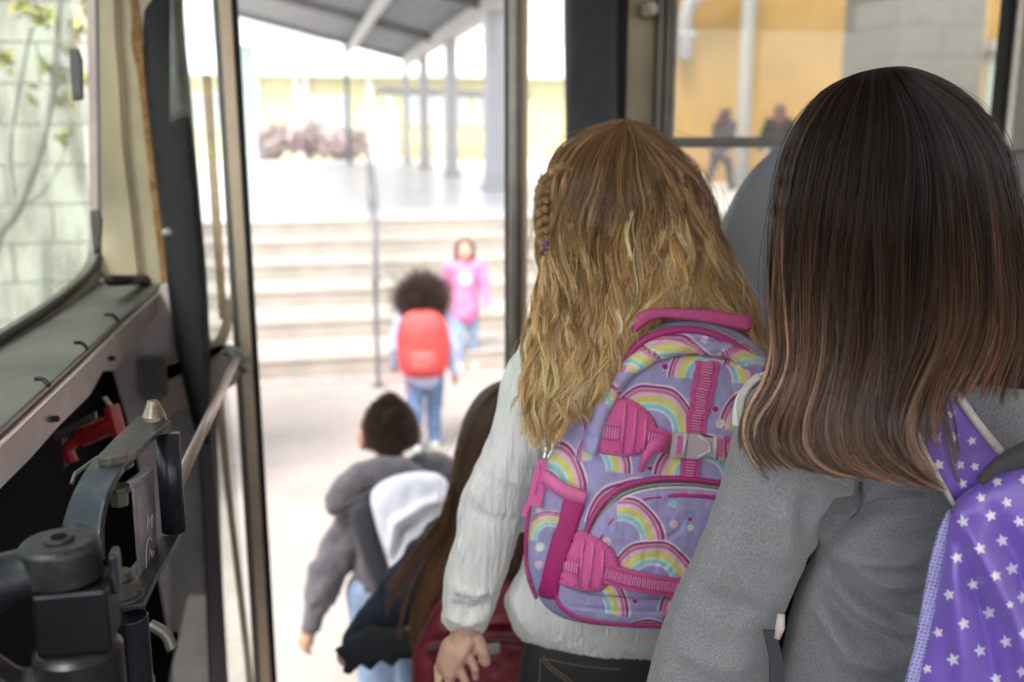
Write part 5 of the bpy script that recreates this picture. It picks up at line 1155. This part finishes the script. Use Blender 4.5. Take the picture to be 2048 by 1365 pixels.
b = MB(); b.strip([fS(1436, 878, .0165), fS(1434, 914, .0165)], [fS(1446, 879, .0165), fS(1444, 915, .0165)], .0015); b.build('buckle_webbing', m_pk, BU)
# side: pink band, mesh pocket, zip pull
pb = spline([(1092, 940), (1112, 955), (1140, 972), (1174, 984)], 6); pb2 = spline([(1086, 968), (1106, 984), (1134, 1000), (1168, 1008)], 6)
b = MB(); b.strip([P(x, y, frM(x, y) - .014) for x, y in pb], [P(x, y, frM(x, y) - .014) for x, y in pb2], .003); b.build('side_band', m_pkl, RB, smooth=True)
no = [(1130, 998), (1168, 1008), (1160, 1040), (1140, 1100), (1120, 1160), (1112, 1196), (1078, 1192), (1082, 1160), (1100, 1090), (1118, 1040)]
v, f, px, py = inflate(no, lambda x, y: frM(x, y) - .008, .6, cap=9, step=1.1, smooth=True)
g_ = (np.abs(((px * .9 + py * .45) / 6) % 1 - .5) < .22) & (np.abs(((px * .9 - py * .45) / 6) % 1 - .5) < .22)
cc = np.where(g_[:, None], s2('#5c2352'), s2('#c0287c')); mk('mesh_pocket', v, f, m_rib, RB, colors=cc)
pipe_on(lambda x, y: frM(x, y), [(1060, 1010), (1052, 1080), (1056, 1150), (1072, 1195)], .0028, .000, 'side_piping', m_pkd)
ZP = MB(); dz_ = frM(1100, 900) - .03
ZP.tube([P(1098, 884, dz_), P(1090, 900, dz_), P(1088, 916, dz_)], .0022, 8); ZP.tube([P(1098, 884, dz_), P(1106, 888, dz_), P(1104, 902, dz_), P(1096, 916, dz_)], .0022, 8); ZP.box((-.006, -.002, -.006), (.006, .002, .006), o=P(1100, 888, dz_)); zp = ZP.build('zip_pull', mat('zip_metal', (.55, .53, .48), .25, 1), RB, smooth=False)
b = MB(); b.strip([P(1076, 918, dz_), P(1064, 960, dz_), P(1054, 1008, dz_)], [P(1096, 924, dz_), P(1090, 965, dz_), P(1082, 1016, dz_)], -.004); b.build('pull_tape', m_pk, zp, bevel=.0008)
b = MB(); b.strip([P(1066, 980, dz_ + .006), P(1050, 1008, dz_ + .006), P(1042, 1032, dz_ + .006)], [P(1074, 985, dz_ + .006), P(1060, 1012, dz_ + .006), P(1050, 1034, dz_ + .006)], -.002); b.build('pull_tape', m_pk, zp)
b = MB(); b.tube([P(1080, 930, dz_ - .005), P(1070, 990, dz_ - .005)], .0016, 6, flat=.6); b.build('pull_ridge', m_pkl, zp, smooth=True)
# shoulder strap going over the left shoulder
b = MB(); L_ = spline([(1098, 640), (1140, 650), (1180, 690), (1190, 740), (1178, 800)], 6); R2_ = spline([(1120, 625), (1175, 632), (1222, 680), (1232, 740), (1215, 800)], 6)
b.strip([P(x, y, 1.275) for x, y in L_], [P(x, y, 1.275) for x, y in R2_], .012); v, f = b.arrays(); px, py, _ = to_px(v)
mk('shoulder_strap', v, f, m_print, RB, colors=print_col(px, py, RBW_TOP))
b = MB(); b.tube([P(x, y, 1.272) for x, y in L_], .0045, 8); b.build('strap_piping', m_pkd, RB, smooth=True)

# ---------------------------------------------- blonde hair
ho = [(1250, 238), (1195, 250), (1135, 285), (1098, 335), (1080, 400), (1082, 480), (1085, 560), (1070, 640), (1075, 700), (1110, 760), (1130, 830), (1180, 800), (1215, 740), (1270, 660), (1330, 640), (1420, 640), (1500, 665), (1520, 690), (1500, 620), (1468, 550), (1440, 480), (1415, 400), (1375, 320), (1320, 262)]
dH = lambda x, y: 1.395 - .10 * ss(430, 720, y)
v, f, frH = hull(ho, dH, .85, 130, phi_n=90)
v0, f0_, _, _ = inflate(ho, lambda x, y: dH(x, y) + .006, .80, cap=122, step=8)
HB = mk('hair', v0, f0_, mat('hair_base_blonde', (.20, .11, .05), .7, noise=.5, nscale=60, stretch=(1, 1, .15)), WB)
def frH2(x, y):
    a = frH(x, y); s_ = ss(560, 690, y); return a * (1 - s_) + np.minimum(a, 1.245 - .012 * ss(690, 800, y)) * s_
gL = [[(1243, 242), (1180, 262), (1120, 310), (1090, 380), (1088, 470), (1087, 560), (1078, 630), (1064, 690), (1056, 740)],
      [(1244, 242), (1190, 268), (1135, 320), (1108, 400), (1105, 500), (1108, 590), (1102, 670), (1092, 740), (1066, 810), (1048, 870)],
      [(1245, 242), (1205, 275), (1160, 340), (1135, 420), (1130, 520), (1140, 600), (1130, 690), (1110, 770), (1070, 830), (1060, 890)],
      [(1246, 242), (1220, 285), (1185, 360), (1165, 450), (1165, 550), (1165, 640), (1150, 720), (1125, 790), (1085, 850), (1085, 905)],
      [(1248, 242), (1238, 295), (1215, 380), (1200, 480), (1200, 580), (1200, 660), (1180, 740), (1150, 800), (1125, 850), (1110, 880)],
      [(1250, 242), (1255, 300), (1245, 390), (1235, 490), (1235, 590), (1225, 670), (1215, 740), (1190, 790), (1165, 840)],
      [(1252, 242), (1280, 305), (1285, 400), (1275, 500), (1265, 590), (1245, 650), (1235, 700), (1215, 750)],
      [(1254, 242), (1305, 310), (1330, 400), (1325, 490), (1310, 570), (1290, 630), (1262, 680)],
      [(1256, 242), (1325, 310), (1365, 400), (1370, 490), (1365, 570), (1350, 620), (1330, 640)]]
gR = [[(1254, 242), (1318, 310), (1350, 400), (1350, 490), (1340, 570), (1325, 620), (1310, 640)], [(1256, 242), (1330, 300), (1375, 390), (1390, 480), (1400, 560), (1405, 610), (1410, 640)],
      [(1258, 242), (1345, 305), (1395, 390), (1415, 480), (1435, 560), (1455, 620), (1480, 670)],
      [(1260, 244), (1355, 310), (1408, 400), (1436, 490), (1468, 570), (1498, 640), (1525, 700)],
      [(1262, 246), (1362, 315), (1416, 410), (1444, 495), (1480, 580), (1515, 650), (1538, 725)]]
def colBl(t, ci, g, n, cl, xy):
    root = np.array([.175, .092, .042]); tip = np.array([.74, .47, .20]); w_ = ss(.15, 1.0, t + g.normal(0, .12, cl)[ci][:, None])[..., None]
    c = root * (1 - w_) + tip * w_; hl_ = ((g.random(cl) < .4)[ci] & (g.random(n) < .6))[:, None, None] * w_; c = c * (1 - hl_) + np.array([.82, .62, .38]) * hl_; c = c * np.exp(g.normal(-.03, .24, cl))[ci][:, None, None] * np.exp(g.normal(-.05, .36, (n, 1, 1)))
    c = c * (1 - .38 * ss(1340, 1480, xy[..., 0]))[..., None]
    return np.clip(c, 0, .95)
kw = dict(k=34, dcol=colBl, wave=(17, 185, .7), r0=.00034, drift=7)
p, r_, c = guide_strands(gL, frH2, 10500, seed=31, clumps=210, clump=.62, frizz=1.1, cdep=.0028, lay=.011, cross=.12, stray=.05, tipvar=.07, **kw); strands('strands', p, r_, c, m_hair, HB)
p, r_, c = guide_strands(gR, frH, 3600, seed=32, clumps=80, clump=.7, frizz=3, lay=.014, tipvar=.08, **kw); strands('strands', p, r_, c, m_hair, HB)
# loose curls over the bag and shoulder
def curl_lock(x0, y0, x1, y1, seed, amp, n=110, wl=95, off=.012):
    mid = [((x0 * (1 - t) + x1 * t), (y0 * (1 - t) + y1 * t)) for t in (0, .33, .66, 1)]
    g1 = [(x - 9, y) for x, y in mid]; g2 = [(x + 9, y) for x, y in mid]
    p, r_, c = guide_strands([g1, g2], frH2, n, 26, seed, wave=(amp, wl * 1.5, .4), clumps=3, clump=.82, frizz=1.8, lay=.010, dcol=lambda t, ci, g, n, cl, xy: colBl(t * .6 + .4, ci, g, n, cl, xy), r0=.00036, tipvar=.1, offs=off)
    return p, r_, c
LK = [(1150, 600, 1060, 900, 1, 15), (1170, 620, 1085, 905, 2, 17), (1190, 600, 1130, 860, 3, 14), (1215, 620, 1165, 850, 4, 16), (1235, 600, 1200, 800, 5, 13), (1120, 600, 1035, 870, 6, 18), (1250, 600, 1225, 770, 7, 12), (1105, 560, 1050, 800, 8, 12), (1200, 560, 1110, 880, 9, 20), (1255, 560, 1210, 730, 10, 12), (1140, 640, 1150, 870, 11, 15)]
A = [curl_lock(x0 + (x0 - x1) * .15, y0 - 60 - (s_ * 53) % 150, x1, y1, 100 + s_, a_, off=.004) for x0, y0, x1, y1, s_, a_ in LK]
strands('curls', np.concatenate([a[0] for a in A]), np.concatenate([a[1] for a in A]), np.concatenate([a[2] for a in A]), m_hair, HB)
# side braid with a purple bead
bp = spline([(1140, 335), (1105, 352), (1088, 375), (1084, 420), (1087, 470), (1089, 505)], 14); PB = []; RBr = []; CBr = []; g_ = np.random.default_rng(8)
s_ = np.linspace(0, 1, len(bp))
for j in range(3):
    ph = j * 2.094; xx = bp[:, 0] + 12 * (1 - .4 * s_) * np.sin(s_ * 26 + ph); dd = frH(np.maximum(bp[:, 0], 1100), bp[:, 1]) - .012 - .006 * np.sin(2 * (s_ * 26 + ph))
    for k in range(110):
        o_ = g_.normal(0, 3.6, 2) * (1 - .4 * s_[:, None]); PB.append(P(xx + o_[:, 0], bp[:, 1] + o_[:, 1] + 3 * np.cos(s_ * 26 + ph), dd + g_.normal(0, .002)))
        RBr.append(np.full(len(bp), .0004)); CBr.append(np.ones((len(bp), 3)) * np.array([.50, .32, .16]) * g_.uniform(.55, 1.2))
strands('braid', np.array(PB), np.array(RBr), np.array(CBr), m_hair, HB)
c = P(1089, 497, float(frH(1100, 497)) - .014); b = MB()
for dz in (-.0065, 0, .0065): b.tube([c + [0, 0, dz - .003], c + [0, 0, dz], c + [0, 0, dz + .003]], [.0045, .0058, .0045], 12)
b.build('hair_bead', mat('purple_bead', (.12, .07, .45), .2, coat=.5), HB, smooth=True)
p, r_, c = guide_strands([[(1084, 505), (1080, 560), (1070, 620), (1060, 690)], [(1096, 505), (1100, 560), (1095, 620), (1085, 690)]], frH, 160, 20, 77, wave=(5, 120, 1), clumps=4, clump=.6, frizz=3, lay=.004, dcol=lambda t, ci, g, n, cl, xy: colBl(t * .3 + .7, ci, g, n, cl, xy), r0=.00035, offs=.012); strands('braid_tail', p, r_, c, m_hair, HB)
# ============================================================ DARK-HAIRED GIRL IN GREY, nearest the camera
GG = thing('person', 'nearest girl with long glossy dark brown hair and a heather grey sweatshirt', 'person')
hc = P(1790, 340, .985); HH = 1.25
FD = Fig([hc[0], hc[1], hc[2] - .905 * HH], rad(14), HH, lean=.02, stride=.03, hr=.072)
dG = lambda x, y: 1.0 + .00016 * (np.asarray(y, float) - 800)
Gp = lambda x, y, e=0: P(x, y, dG(x, y) + e)
_sh = np.array([.03, .085, -.02])
for q_ in FD.J: FD.J[q_] = FD.J[q_] + _sh
FD.base = FD.base + _sh
FD.J['shoL'] = Gp(1600, 900, .03); FD.J['elbL'] = Gp(1430, 1330, .0); FD.J['wriL'] = Gp(1370, 1700, -.01)
v, f, n_ = FD.bare(.006); mk('body', v + [.025, .035, 0], f, m_skin, GG); FD.face(GG)
m_grey = mat('heather_grey', (.24, .245, .255), .95, noise=.36, nscale=560, bump=.5, bscale=420, sheen=.25, detail=3, lo=.38, hi=.62)
tor = [(1600, 760), (1560, 830), (1590, 960), (1622, 1080), (1592, 1180), (1568, 1280), (1548, 1400), (1540, 1700), (2350, 1700), (2400, 1300), (2380, 950), (2250, 800), (2050, 740), (1850, 720), (1700, 730)]
arm = [(1700, 745), (1600, 740), (1530, 755), (1490, 790), (1470, 845), (1455, 905), (1430, 985), (1405, 1060), (1385, 1120), (1352, 1180), (1325, 1250), (1305, 1320), (1288, 1390), (1250, 1560), (1240, 1720), (1470, 1720), (1500, 1560), (1535, 1400), (1548, 1290), (1580, 1200), (1620, 1120), (1655, 1060), (1700, 980), (1740, 880)]
v1, f1, _, _ = inflate(tor, lambda x, y: dG(x, y) + .045, .55, cap=150, step=10)
v2, f2, _, _ = inflate(arm, lambda x, y: dG(x, y) - .01, .8, cap=120, step=8)
J = FD.J
v, f, n_ = remesh([(v1, f1), (v2, f2)] + tb([J['shoR'] + [-.03, .0, 0], J['shoR'], J['elbR'], J['wriR'] * .85 + J['elbR'] * .15], [.07, .065, .055, .04]), .0042, 4)
px, py, _ = to_px(v)
fo = .004 * vnoise(px / 60, py / 80) + .0015 * vnoise(px / 25, py / 30)
for ln, wd_, a in (([(1720, 985), (1690, 1020), (1650, 1070)], 16, -.010), ([(1650, 1075), (1700, 1050), (1760, 1020), (1850, 1000)], 14, -.012), ([(1650, 1100), (1720, 1110), (1800, 1120), (1860, 1110)], 20, .008), ([(1660, 1140), (1720, 1190), (1800, 1240), (1850, 1250)], 14, -.010), ([(1690, 1120), (1760, 1160), (1840, 1170)], 14, .007),
                   ([(1640, 1180), (1700, 1250), (1780, 1290), (1840, 1300)], 16, -.008), ([(1620, 990), (1600, 1050), (1610, 1110)], 18, -.006), ([(1560, 1000), (1580, 1060), (1570, 1140)], 26, .006), ([(1640, 940), (1680, 960), (1700, 1000)], 14, .006), ([(1640, 1220), (1700, 1310), (1790, 1350)], 18, .007), ([(1400, 1180), (1470, 1220), (1540, 1230)], 22, -.004), ([(1360, 1290), (1430, 1330), (1520, 1330)], 24, .004)):
    fo = fo + 2.1 * a * ridge(px, py, ln, wd_)
mk('sweatshirt', v + n_ * fo[:, None], f, m_grey, GG)
frA = hull(arm, lambda x, y: dG(x, y) - .01, .8, 120)[2]; frT = hull(tor, lambda x, y: dG(x, y) + .045, .55, 150)[2]
frG = lambda x, y: np.minimum(frA(x, y), frT(x, y))
seam = spline([(1722, 965), (1723, 990), (1718, 1020), (1700, 1040)], 6)
b = MB(); b.tube(P(seam[:, 0], seam[:, 1], frG(seam[:, 0], seam[:, 1]) - .0012), .0013, 6); b.build('seam', mat('seam_grey', (.09, .09, .095), .9), GG, smooth=True)
v, f, n_ = FD.legs(.008, 1.0); mk('trousers', v + [0, .05, -.02], f, m_blk, GG)
for q in 'LR': FD.shoe(q, m_tr, GG)
for q in 'LR': FW.shoe(q, m_tr, WB)
# ---------------------------------------------- purple star backpack
PB_ = thing('backpack', 'purple backpack with white stars and a lilac mesh side on the grey sweatshirt', 'backpack')
PUR = np.array(lin('#7a5cc0')[:3]) * .85; STW = np.array([.68, .66, .74])
def star_col(x, y, stars, base=PUR, s=13):
    c = np.broadcast_to(base, (len(x), 3)).copy()
    for (cx, cy, ss_) in stars:
        ss_ *= .9; dx, dy = (x - cx) / ss_, (y - cy) / ss_; r = np.hypot(dx, dy); th = np.arctan2(dx, -dy) + .25
        a = np.abs(((th / (2 * np.pi / 5)) % 1) - .5) * 2          # 1 at the tips, 0 between
        lim = 1.0 / (1 + 1.5 * (1 - a) / (1 - .0 * a + .25)) ; w_ = 1 - ss(lim - .07, lim + .07, r)
        c = c * (1 - w_[:, None]) + STW * w_[:, None]
    return c
m_pur = mat('purple_satin_nylon', (.3, .2, .6), .38, attr='col', noise=.10, nscale=5, bump=.15, bscale=500, coat=.12, sheen=.2)
Bo = [(2048, 925), (1992, 950), (1930, 985), (1898, 1030), (1885, 1120), (1862, 1240), (1835, 1360), (1800, 1520), (1790, 1700), (2300, 1720), (2420, 1500), (2400, 1100), (2300, 960), (2180, 920)]
dP = lambda x, y: .90 + .00010 * (y - 950)
fl = lambda x, y: 26 * ridge(x, y, [(1925, 1030), (1960, 1110), (2030, 1230), (2060, 1340), (2070, 1450)], 26) - 22 * ridge(x, y, [(1990, 1030), (2030, 1110), (2045, 1180), (2100, 1300)], 24) + 14 * ridge(x, y, [(1900, 1080), (1910, 1200), (1930, 1330), (1930, 1450)], 24) - 14 * ridge(x, y, [(1925, 1090), (1955, 1200), (1985, 1330), (2000, 1450)], 18) + 6 * vnoise(x / 40, y / 60)
v, f, px, py = inflate(Bo, dP, .55, cap=90, step=2.6, disp=lambda x, y: 1.7 * fl(x, y))
ST = [(1994, 964, 13), (2048, 960, 12), (1962, 996, 12), (2014, 1006, 13), (1926, 1044, 15), (1982, 1032, 14), (2038, 1044, 14), (2004, 1082, 15), (1960, 1098, 15), (1914, 1116, 14), (2024, 1138, 16), (1992, 1152, 14), (1946, 1170, 14), (1898, 1190, 14), (2046, 1196, 15), (1978, 1226, 16), (1928, 1248, 15), (2020, 1210, 10), (1876, 1266, 13), (1906, 1320, 16), (2012, 1284, 15), (1960, 1302, 15), (2048, 1268, 14), (1854, 1338, 12), (1992, 1358, 14), (2044, 1344, 14), (1940, 1384, 14), (1880, 1400, 14), (2070, 1100, 14), (2076, 1010, 13), (2090, 1180, 14), (2100, 1290, 14)]
ST += [(2112 + 52 * i + (26 if j % 2 else 0) + (i * 7 + j * 5) % 9 - 4, 950 + 48 * j + (i * 5) % 11 - 5, 14) for i in range(7) for j in range(16)] + [(1850 + 52 * i + (26 if j % 2 else 0), 1440 + 48 * j, 14) for i in range(5) for j in range(5)]
mk('bag', v, f, m_pur, PB_, colors=star_col(px, py, ST)); frB = hull(Bo, dP, .55, 90)[2]
# mesh side
mo = [(1902, 1018), (1880, 1050), (1862, 1110), (1846, 1190), (1828, 1290), (1806, 1380), (1790, 1500), (1850, 1500), (1862, 1370), (1880, 1260), (1896, 1160), (1906, 1080)]
v, f, px, py = inflate(mo, lambda x, y: dP(x, y) - .006, .8, cap=22, step=2, disp=lambda x, y: 1.2 * np.sin(x * .7) * np.sin(y * .7))
hol = ((np.abs((px + .3 * py) / 8.5 % 1 - .5) < .22) & (np.abs((py - .2 * px) / 7.5 % 1 - .5) < .22))
mk('mesh_side', v, f, mat('lilac_mesh', (.4, .4, .7), .8, attr='col', noise=.05, nscale=300), PB_, colors=np.where(hol[:, None], np.array([.10, .09, .22]), np.array([.33, .31, .60])))
# flap over the shoulder
Fl = [(1826, 850), (1834, 800), (1862, 745), (1900, 772), (1960, 850), (2002, 905), (1985, 945), (1950, 985), (1918, 1012), (1895, 990), (1870, 940), (1840, 880)]
frHead = lambda x, y: .895 + 0 * x
v, f, px, py = inflate(Fl, lambda x, y: .900 + .0001 * (y - 850), .5, cap=12, step=2.2, smooth=False, disp=lambda x, y: 3 * vnoise(x / 30, y / 30))
ST2 = [(1868, 920, 0.1), (1844, 876, 9), (1872, 874, 13), (1910, 876, 12), (1944, 882, 11), (1878, 930, 14), (1920, 930, 12), (1950, 934, 11), (1904, 828, 11), (1860, 824, 10), (1882, 790, 10), (1925, 968, 12)]
mk('shoulder_flap', v, f, m_pur, PB_, colors=star_col(px, py, ST2))
m_bei = mat('beige_piping', (.50, .46, .42), .7, noise=.2, nscale=200)
pz = lambda q, r, nm, e=0: (lambda b: b.build(nm, m_bei, PB_, smooth=True))(MB().tube([P(x, y, .894 + .0001 * (y - 850) + e) for x, y in spline(q, 6)], r, 10, flat=.6))
pz([(1862, 745), (1900, 778), (1950, 845), (1998, 905)], .0052, 'piping'); pz([(1868, 742), (1908, 775), (1957, 842), (2004, 900)], .0028, 'piping', .002)
pz([(1826, 850), (1850, 905), (1878, 958), (1908, 1010)], .0042, 'piping', -.002); pz([(1480, 835), (1482, 805), (1495, 775), (1520, 752)], .006, 'piping', .06)
b = MB(); b.strip([P(x, y, .848) for x, y in spline([(1958, 962), (1985, 920), (2048, 882), (2120, 860), (2200, 858), (2270, 880)], 6)], [P(x, y, .843) for x, y in spline([(1966, 972), (2000, 948), (2048, 938), (2120, 930), (2195, 935), (2255, 955)], 6)], .006); b.build('black_strap', mat('black_web', (.03, .03, .035), .8, bump=.4, bscale=500), PB_, smooth=True)
b = MB(); b.strip([P(1528, 1262, 1.0), P(1540, 1320, 1.0), P(1540, 1420, 1.0)], [P(1552, 1262, 1.0), P(1566, 1320, 1.0), P(1574, 1420, 1.0)], .004); b.build('lower_strap', MATS['black_web'], PB_)
b = MB(); b.tube([P(1562, 1228, 1.0), P(1560, 1255, 1.0), P(1554, 1278, 1.0)], [.004, .005, .003], 8); b.build('strap_end', m_bei, PB_, smooth=True)
# white hood edge
b = MB(); b.tube([P(x, y, .955) for x, y in spline([(1474, 852), (1476, 815), (1488, 785), (1512, 762), (1540, 748)], 6)], [.0045] * 25, 10); b.build('white_strap_edge', mat('white_trim', (.6, .62, .63), .6), PB_, smooth=True)
# ---------------------------------------------- dark hair
ho = [(1790, 133), (1710, 148), (1640, 185), (1592, 250), (1565, 340), (1550, 450), (1546, 560), (1548, 680), (1545, 760), (1560, 820), (1620, 850), (1720, 870), (1820, 860), (1880, 800), (1960, 770), (2060, 780), (2110, 760), (2110, 640), (2085, 520), (2055, 430), (2030, 350), (1990, 250), (1925, 180), (1850, 142)]
dH2 = lambda x, y: .985 - .045 * ss(300, 800, y)
_, _, frD = hull(ho, dH2, .55, 150)
v0, f0_, _, _ = inflate(ho, lambda x, y: dH2(x, y) + .008, .53, cap=142, step=9)
HD = mk('hair', v0, f0_, mat('hair_base_dk', (.022, .012, .009), .6), GG)
def frD2(x, y):
    a = frD(x, y); s_ = ss(440, 850, y); return a * (1 - s_) + np.minimum(a, .856 + .05 * ss(1700, 1480, x)) * s_
gd = [[(1706, 150), (1640, 190), (1590, 260), (1562, 360), (1550, 480), (1546, 600), (1548, 700), (1530, 770), (1500, 820), (1488, 870), (1500, 920), (1538, 968)],
      [(1712, 148), (1655, 195), (1608, 280), (1580, 400), (1568, 520), (1565, 640), (1568, 730), (1545, 800), (1515, 850), (1520, 905), (1560, 945)],
      [(1720, 145), (1672, 200), (1635, 300), (1612, 430), (1603, 560), (1600, 670), (1592, 750), (1570, 820), (1555, 870), (1572, 915), (1630, 950)],
      [(1730, 143), (1700, 215), (1670, 330), (1652, 460), (1645, 590), (1640, 690), (1622, 770), (1600, 840), (1598, 895), (1630, 935), (1700, 958)],
      [(1742, 140), (1730, 225), (1708, 340), (1695, 470), (1690, 600), (1682, 700), (1665, 780), (1650, 850), (1660, 905), (1700, 942), (1780, 968)],
      [(1755, 138), (1765, 230), (1755, 350), (1745, 480), (1742, 610), (1735, 710), (1722, 790), (1715, 860), (1735, 915), (1790, 955), (1860, 982)],
      [(1768, 137), (1800, 230), (1808, 350), (1802, 480), (1800, 610), (1795, 710), (1782, 790), (1780, 860), (1805, 915), (1850, 955), (1905, 985)],
      [(1782, 136), (1840, 225), (1868, 340), (1872, 470), (1868, 600), (1848, 690), (1820, 760), (1796, 840), (1802, 900), (1838, 950), (1900, 988)]]
gd2 = [gd[-1],
      [(1786, 136), (1855, 220), (1895, 330), (1908, 460), (1910, 590), (1900, 680), (1872, 730), (1842, 790), (1824, 860), (1832, 915), (1880, 972)],
      [(1795, 136), (1872, 215), (1922, 320), (1945, 440), (1955, 570), (1950, 660), (1925, 730), (1890, 790), (1872, 840)],
      [(1808, 138), (1895, 210), (1955, 300), (1985, 420), (1998, 550), (2000, 640), (1985, 710), (1960, 770), (1945, 820)],
      [(1820, 140), (1920, 205), (1985, 290), (2018, 400), (2040, 520), (2050, 620), (2042, 710), (2020, 780), (2030, 850)],
      [(1832, 142), (1940, 200), (2005, 290), (2040, 400), (2070, 520), (2090, 640), (2100, 740), (2100, 830)]]
def colD(t, ci, g, n, cl, xy):
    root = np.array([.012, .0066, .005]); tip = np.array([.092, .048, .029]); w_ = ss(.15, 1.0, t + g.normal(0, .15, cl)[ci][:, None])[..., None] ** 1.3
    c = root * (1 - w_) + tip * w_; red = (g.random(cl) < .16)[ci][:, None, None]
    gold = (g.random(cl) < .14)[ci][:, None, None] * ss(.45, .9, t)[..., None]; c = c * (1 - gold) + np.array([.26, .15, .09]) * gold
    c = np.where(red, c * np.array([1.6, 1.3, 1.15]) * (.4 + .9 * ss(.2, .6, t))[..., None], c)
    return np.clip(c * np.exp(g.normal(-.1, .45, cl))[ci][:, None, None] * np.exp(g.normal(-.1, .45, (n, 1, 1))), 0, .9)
kw = dict(k=40, dcol=colD, r0=.0002, wave=(3, 300, 1.2), drift=12)
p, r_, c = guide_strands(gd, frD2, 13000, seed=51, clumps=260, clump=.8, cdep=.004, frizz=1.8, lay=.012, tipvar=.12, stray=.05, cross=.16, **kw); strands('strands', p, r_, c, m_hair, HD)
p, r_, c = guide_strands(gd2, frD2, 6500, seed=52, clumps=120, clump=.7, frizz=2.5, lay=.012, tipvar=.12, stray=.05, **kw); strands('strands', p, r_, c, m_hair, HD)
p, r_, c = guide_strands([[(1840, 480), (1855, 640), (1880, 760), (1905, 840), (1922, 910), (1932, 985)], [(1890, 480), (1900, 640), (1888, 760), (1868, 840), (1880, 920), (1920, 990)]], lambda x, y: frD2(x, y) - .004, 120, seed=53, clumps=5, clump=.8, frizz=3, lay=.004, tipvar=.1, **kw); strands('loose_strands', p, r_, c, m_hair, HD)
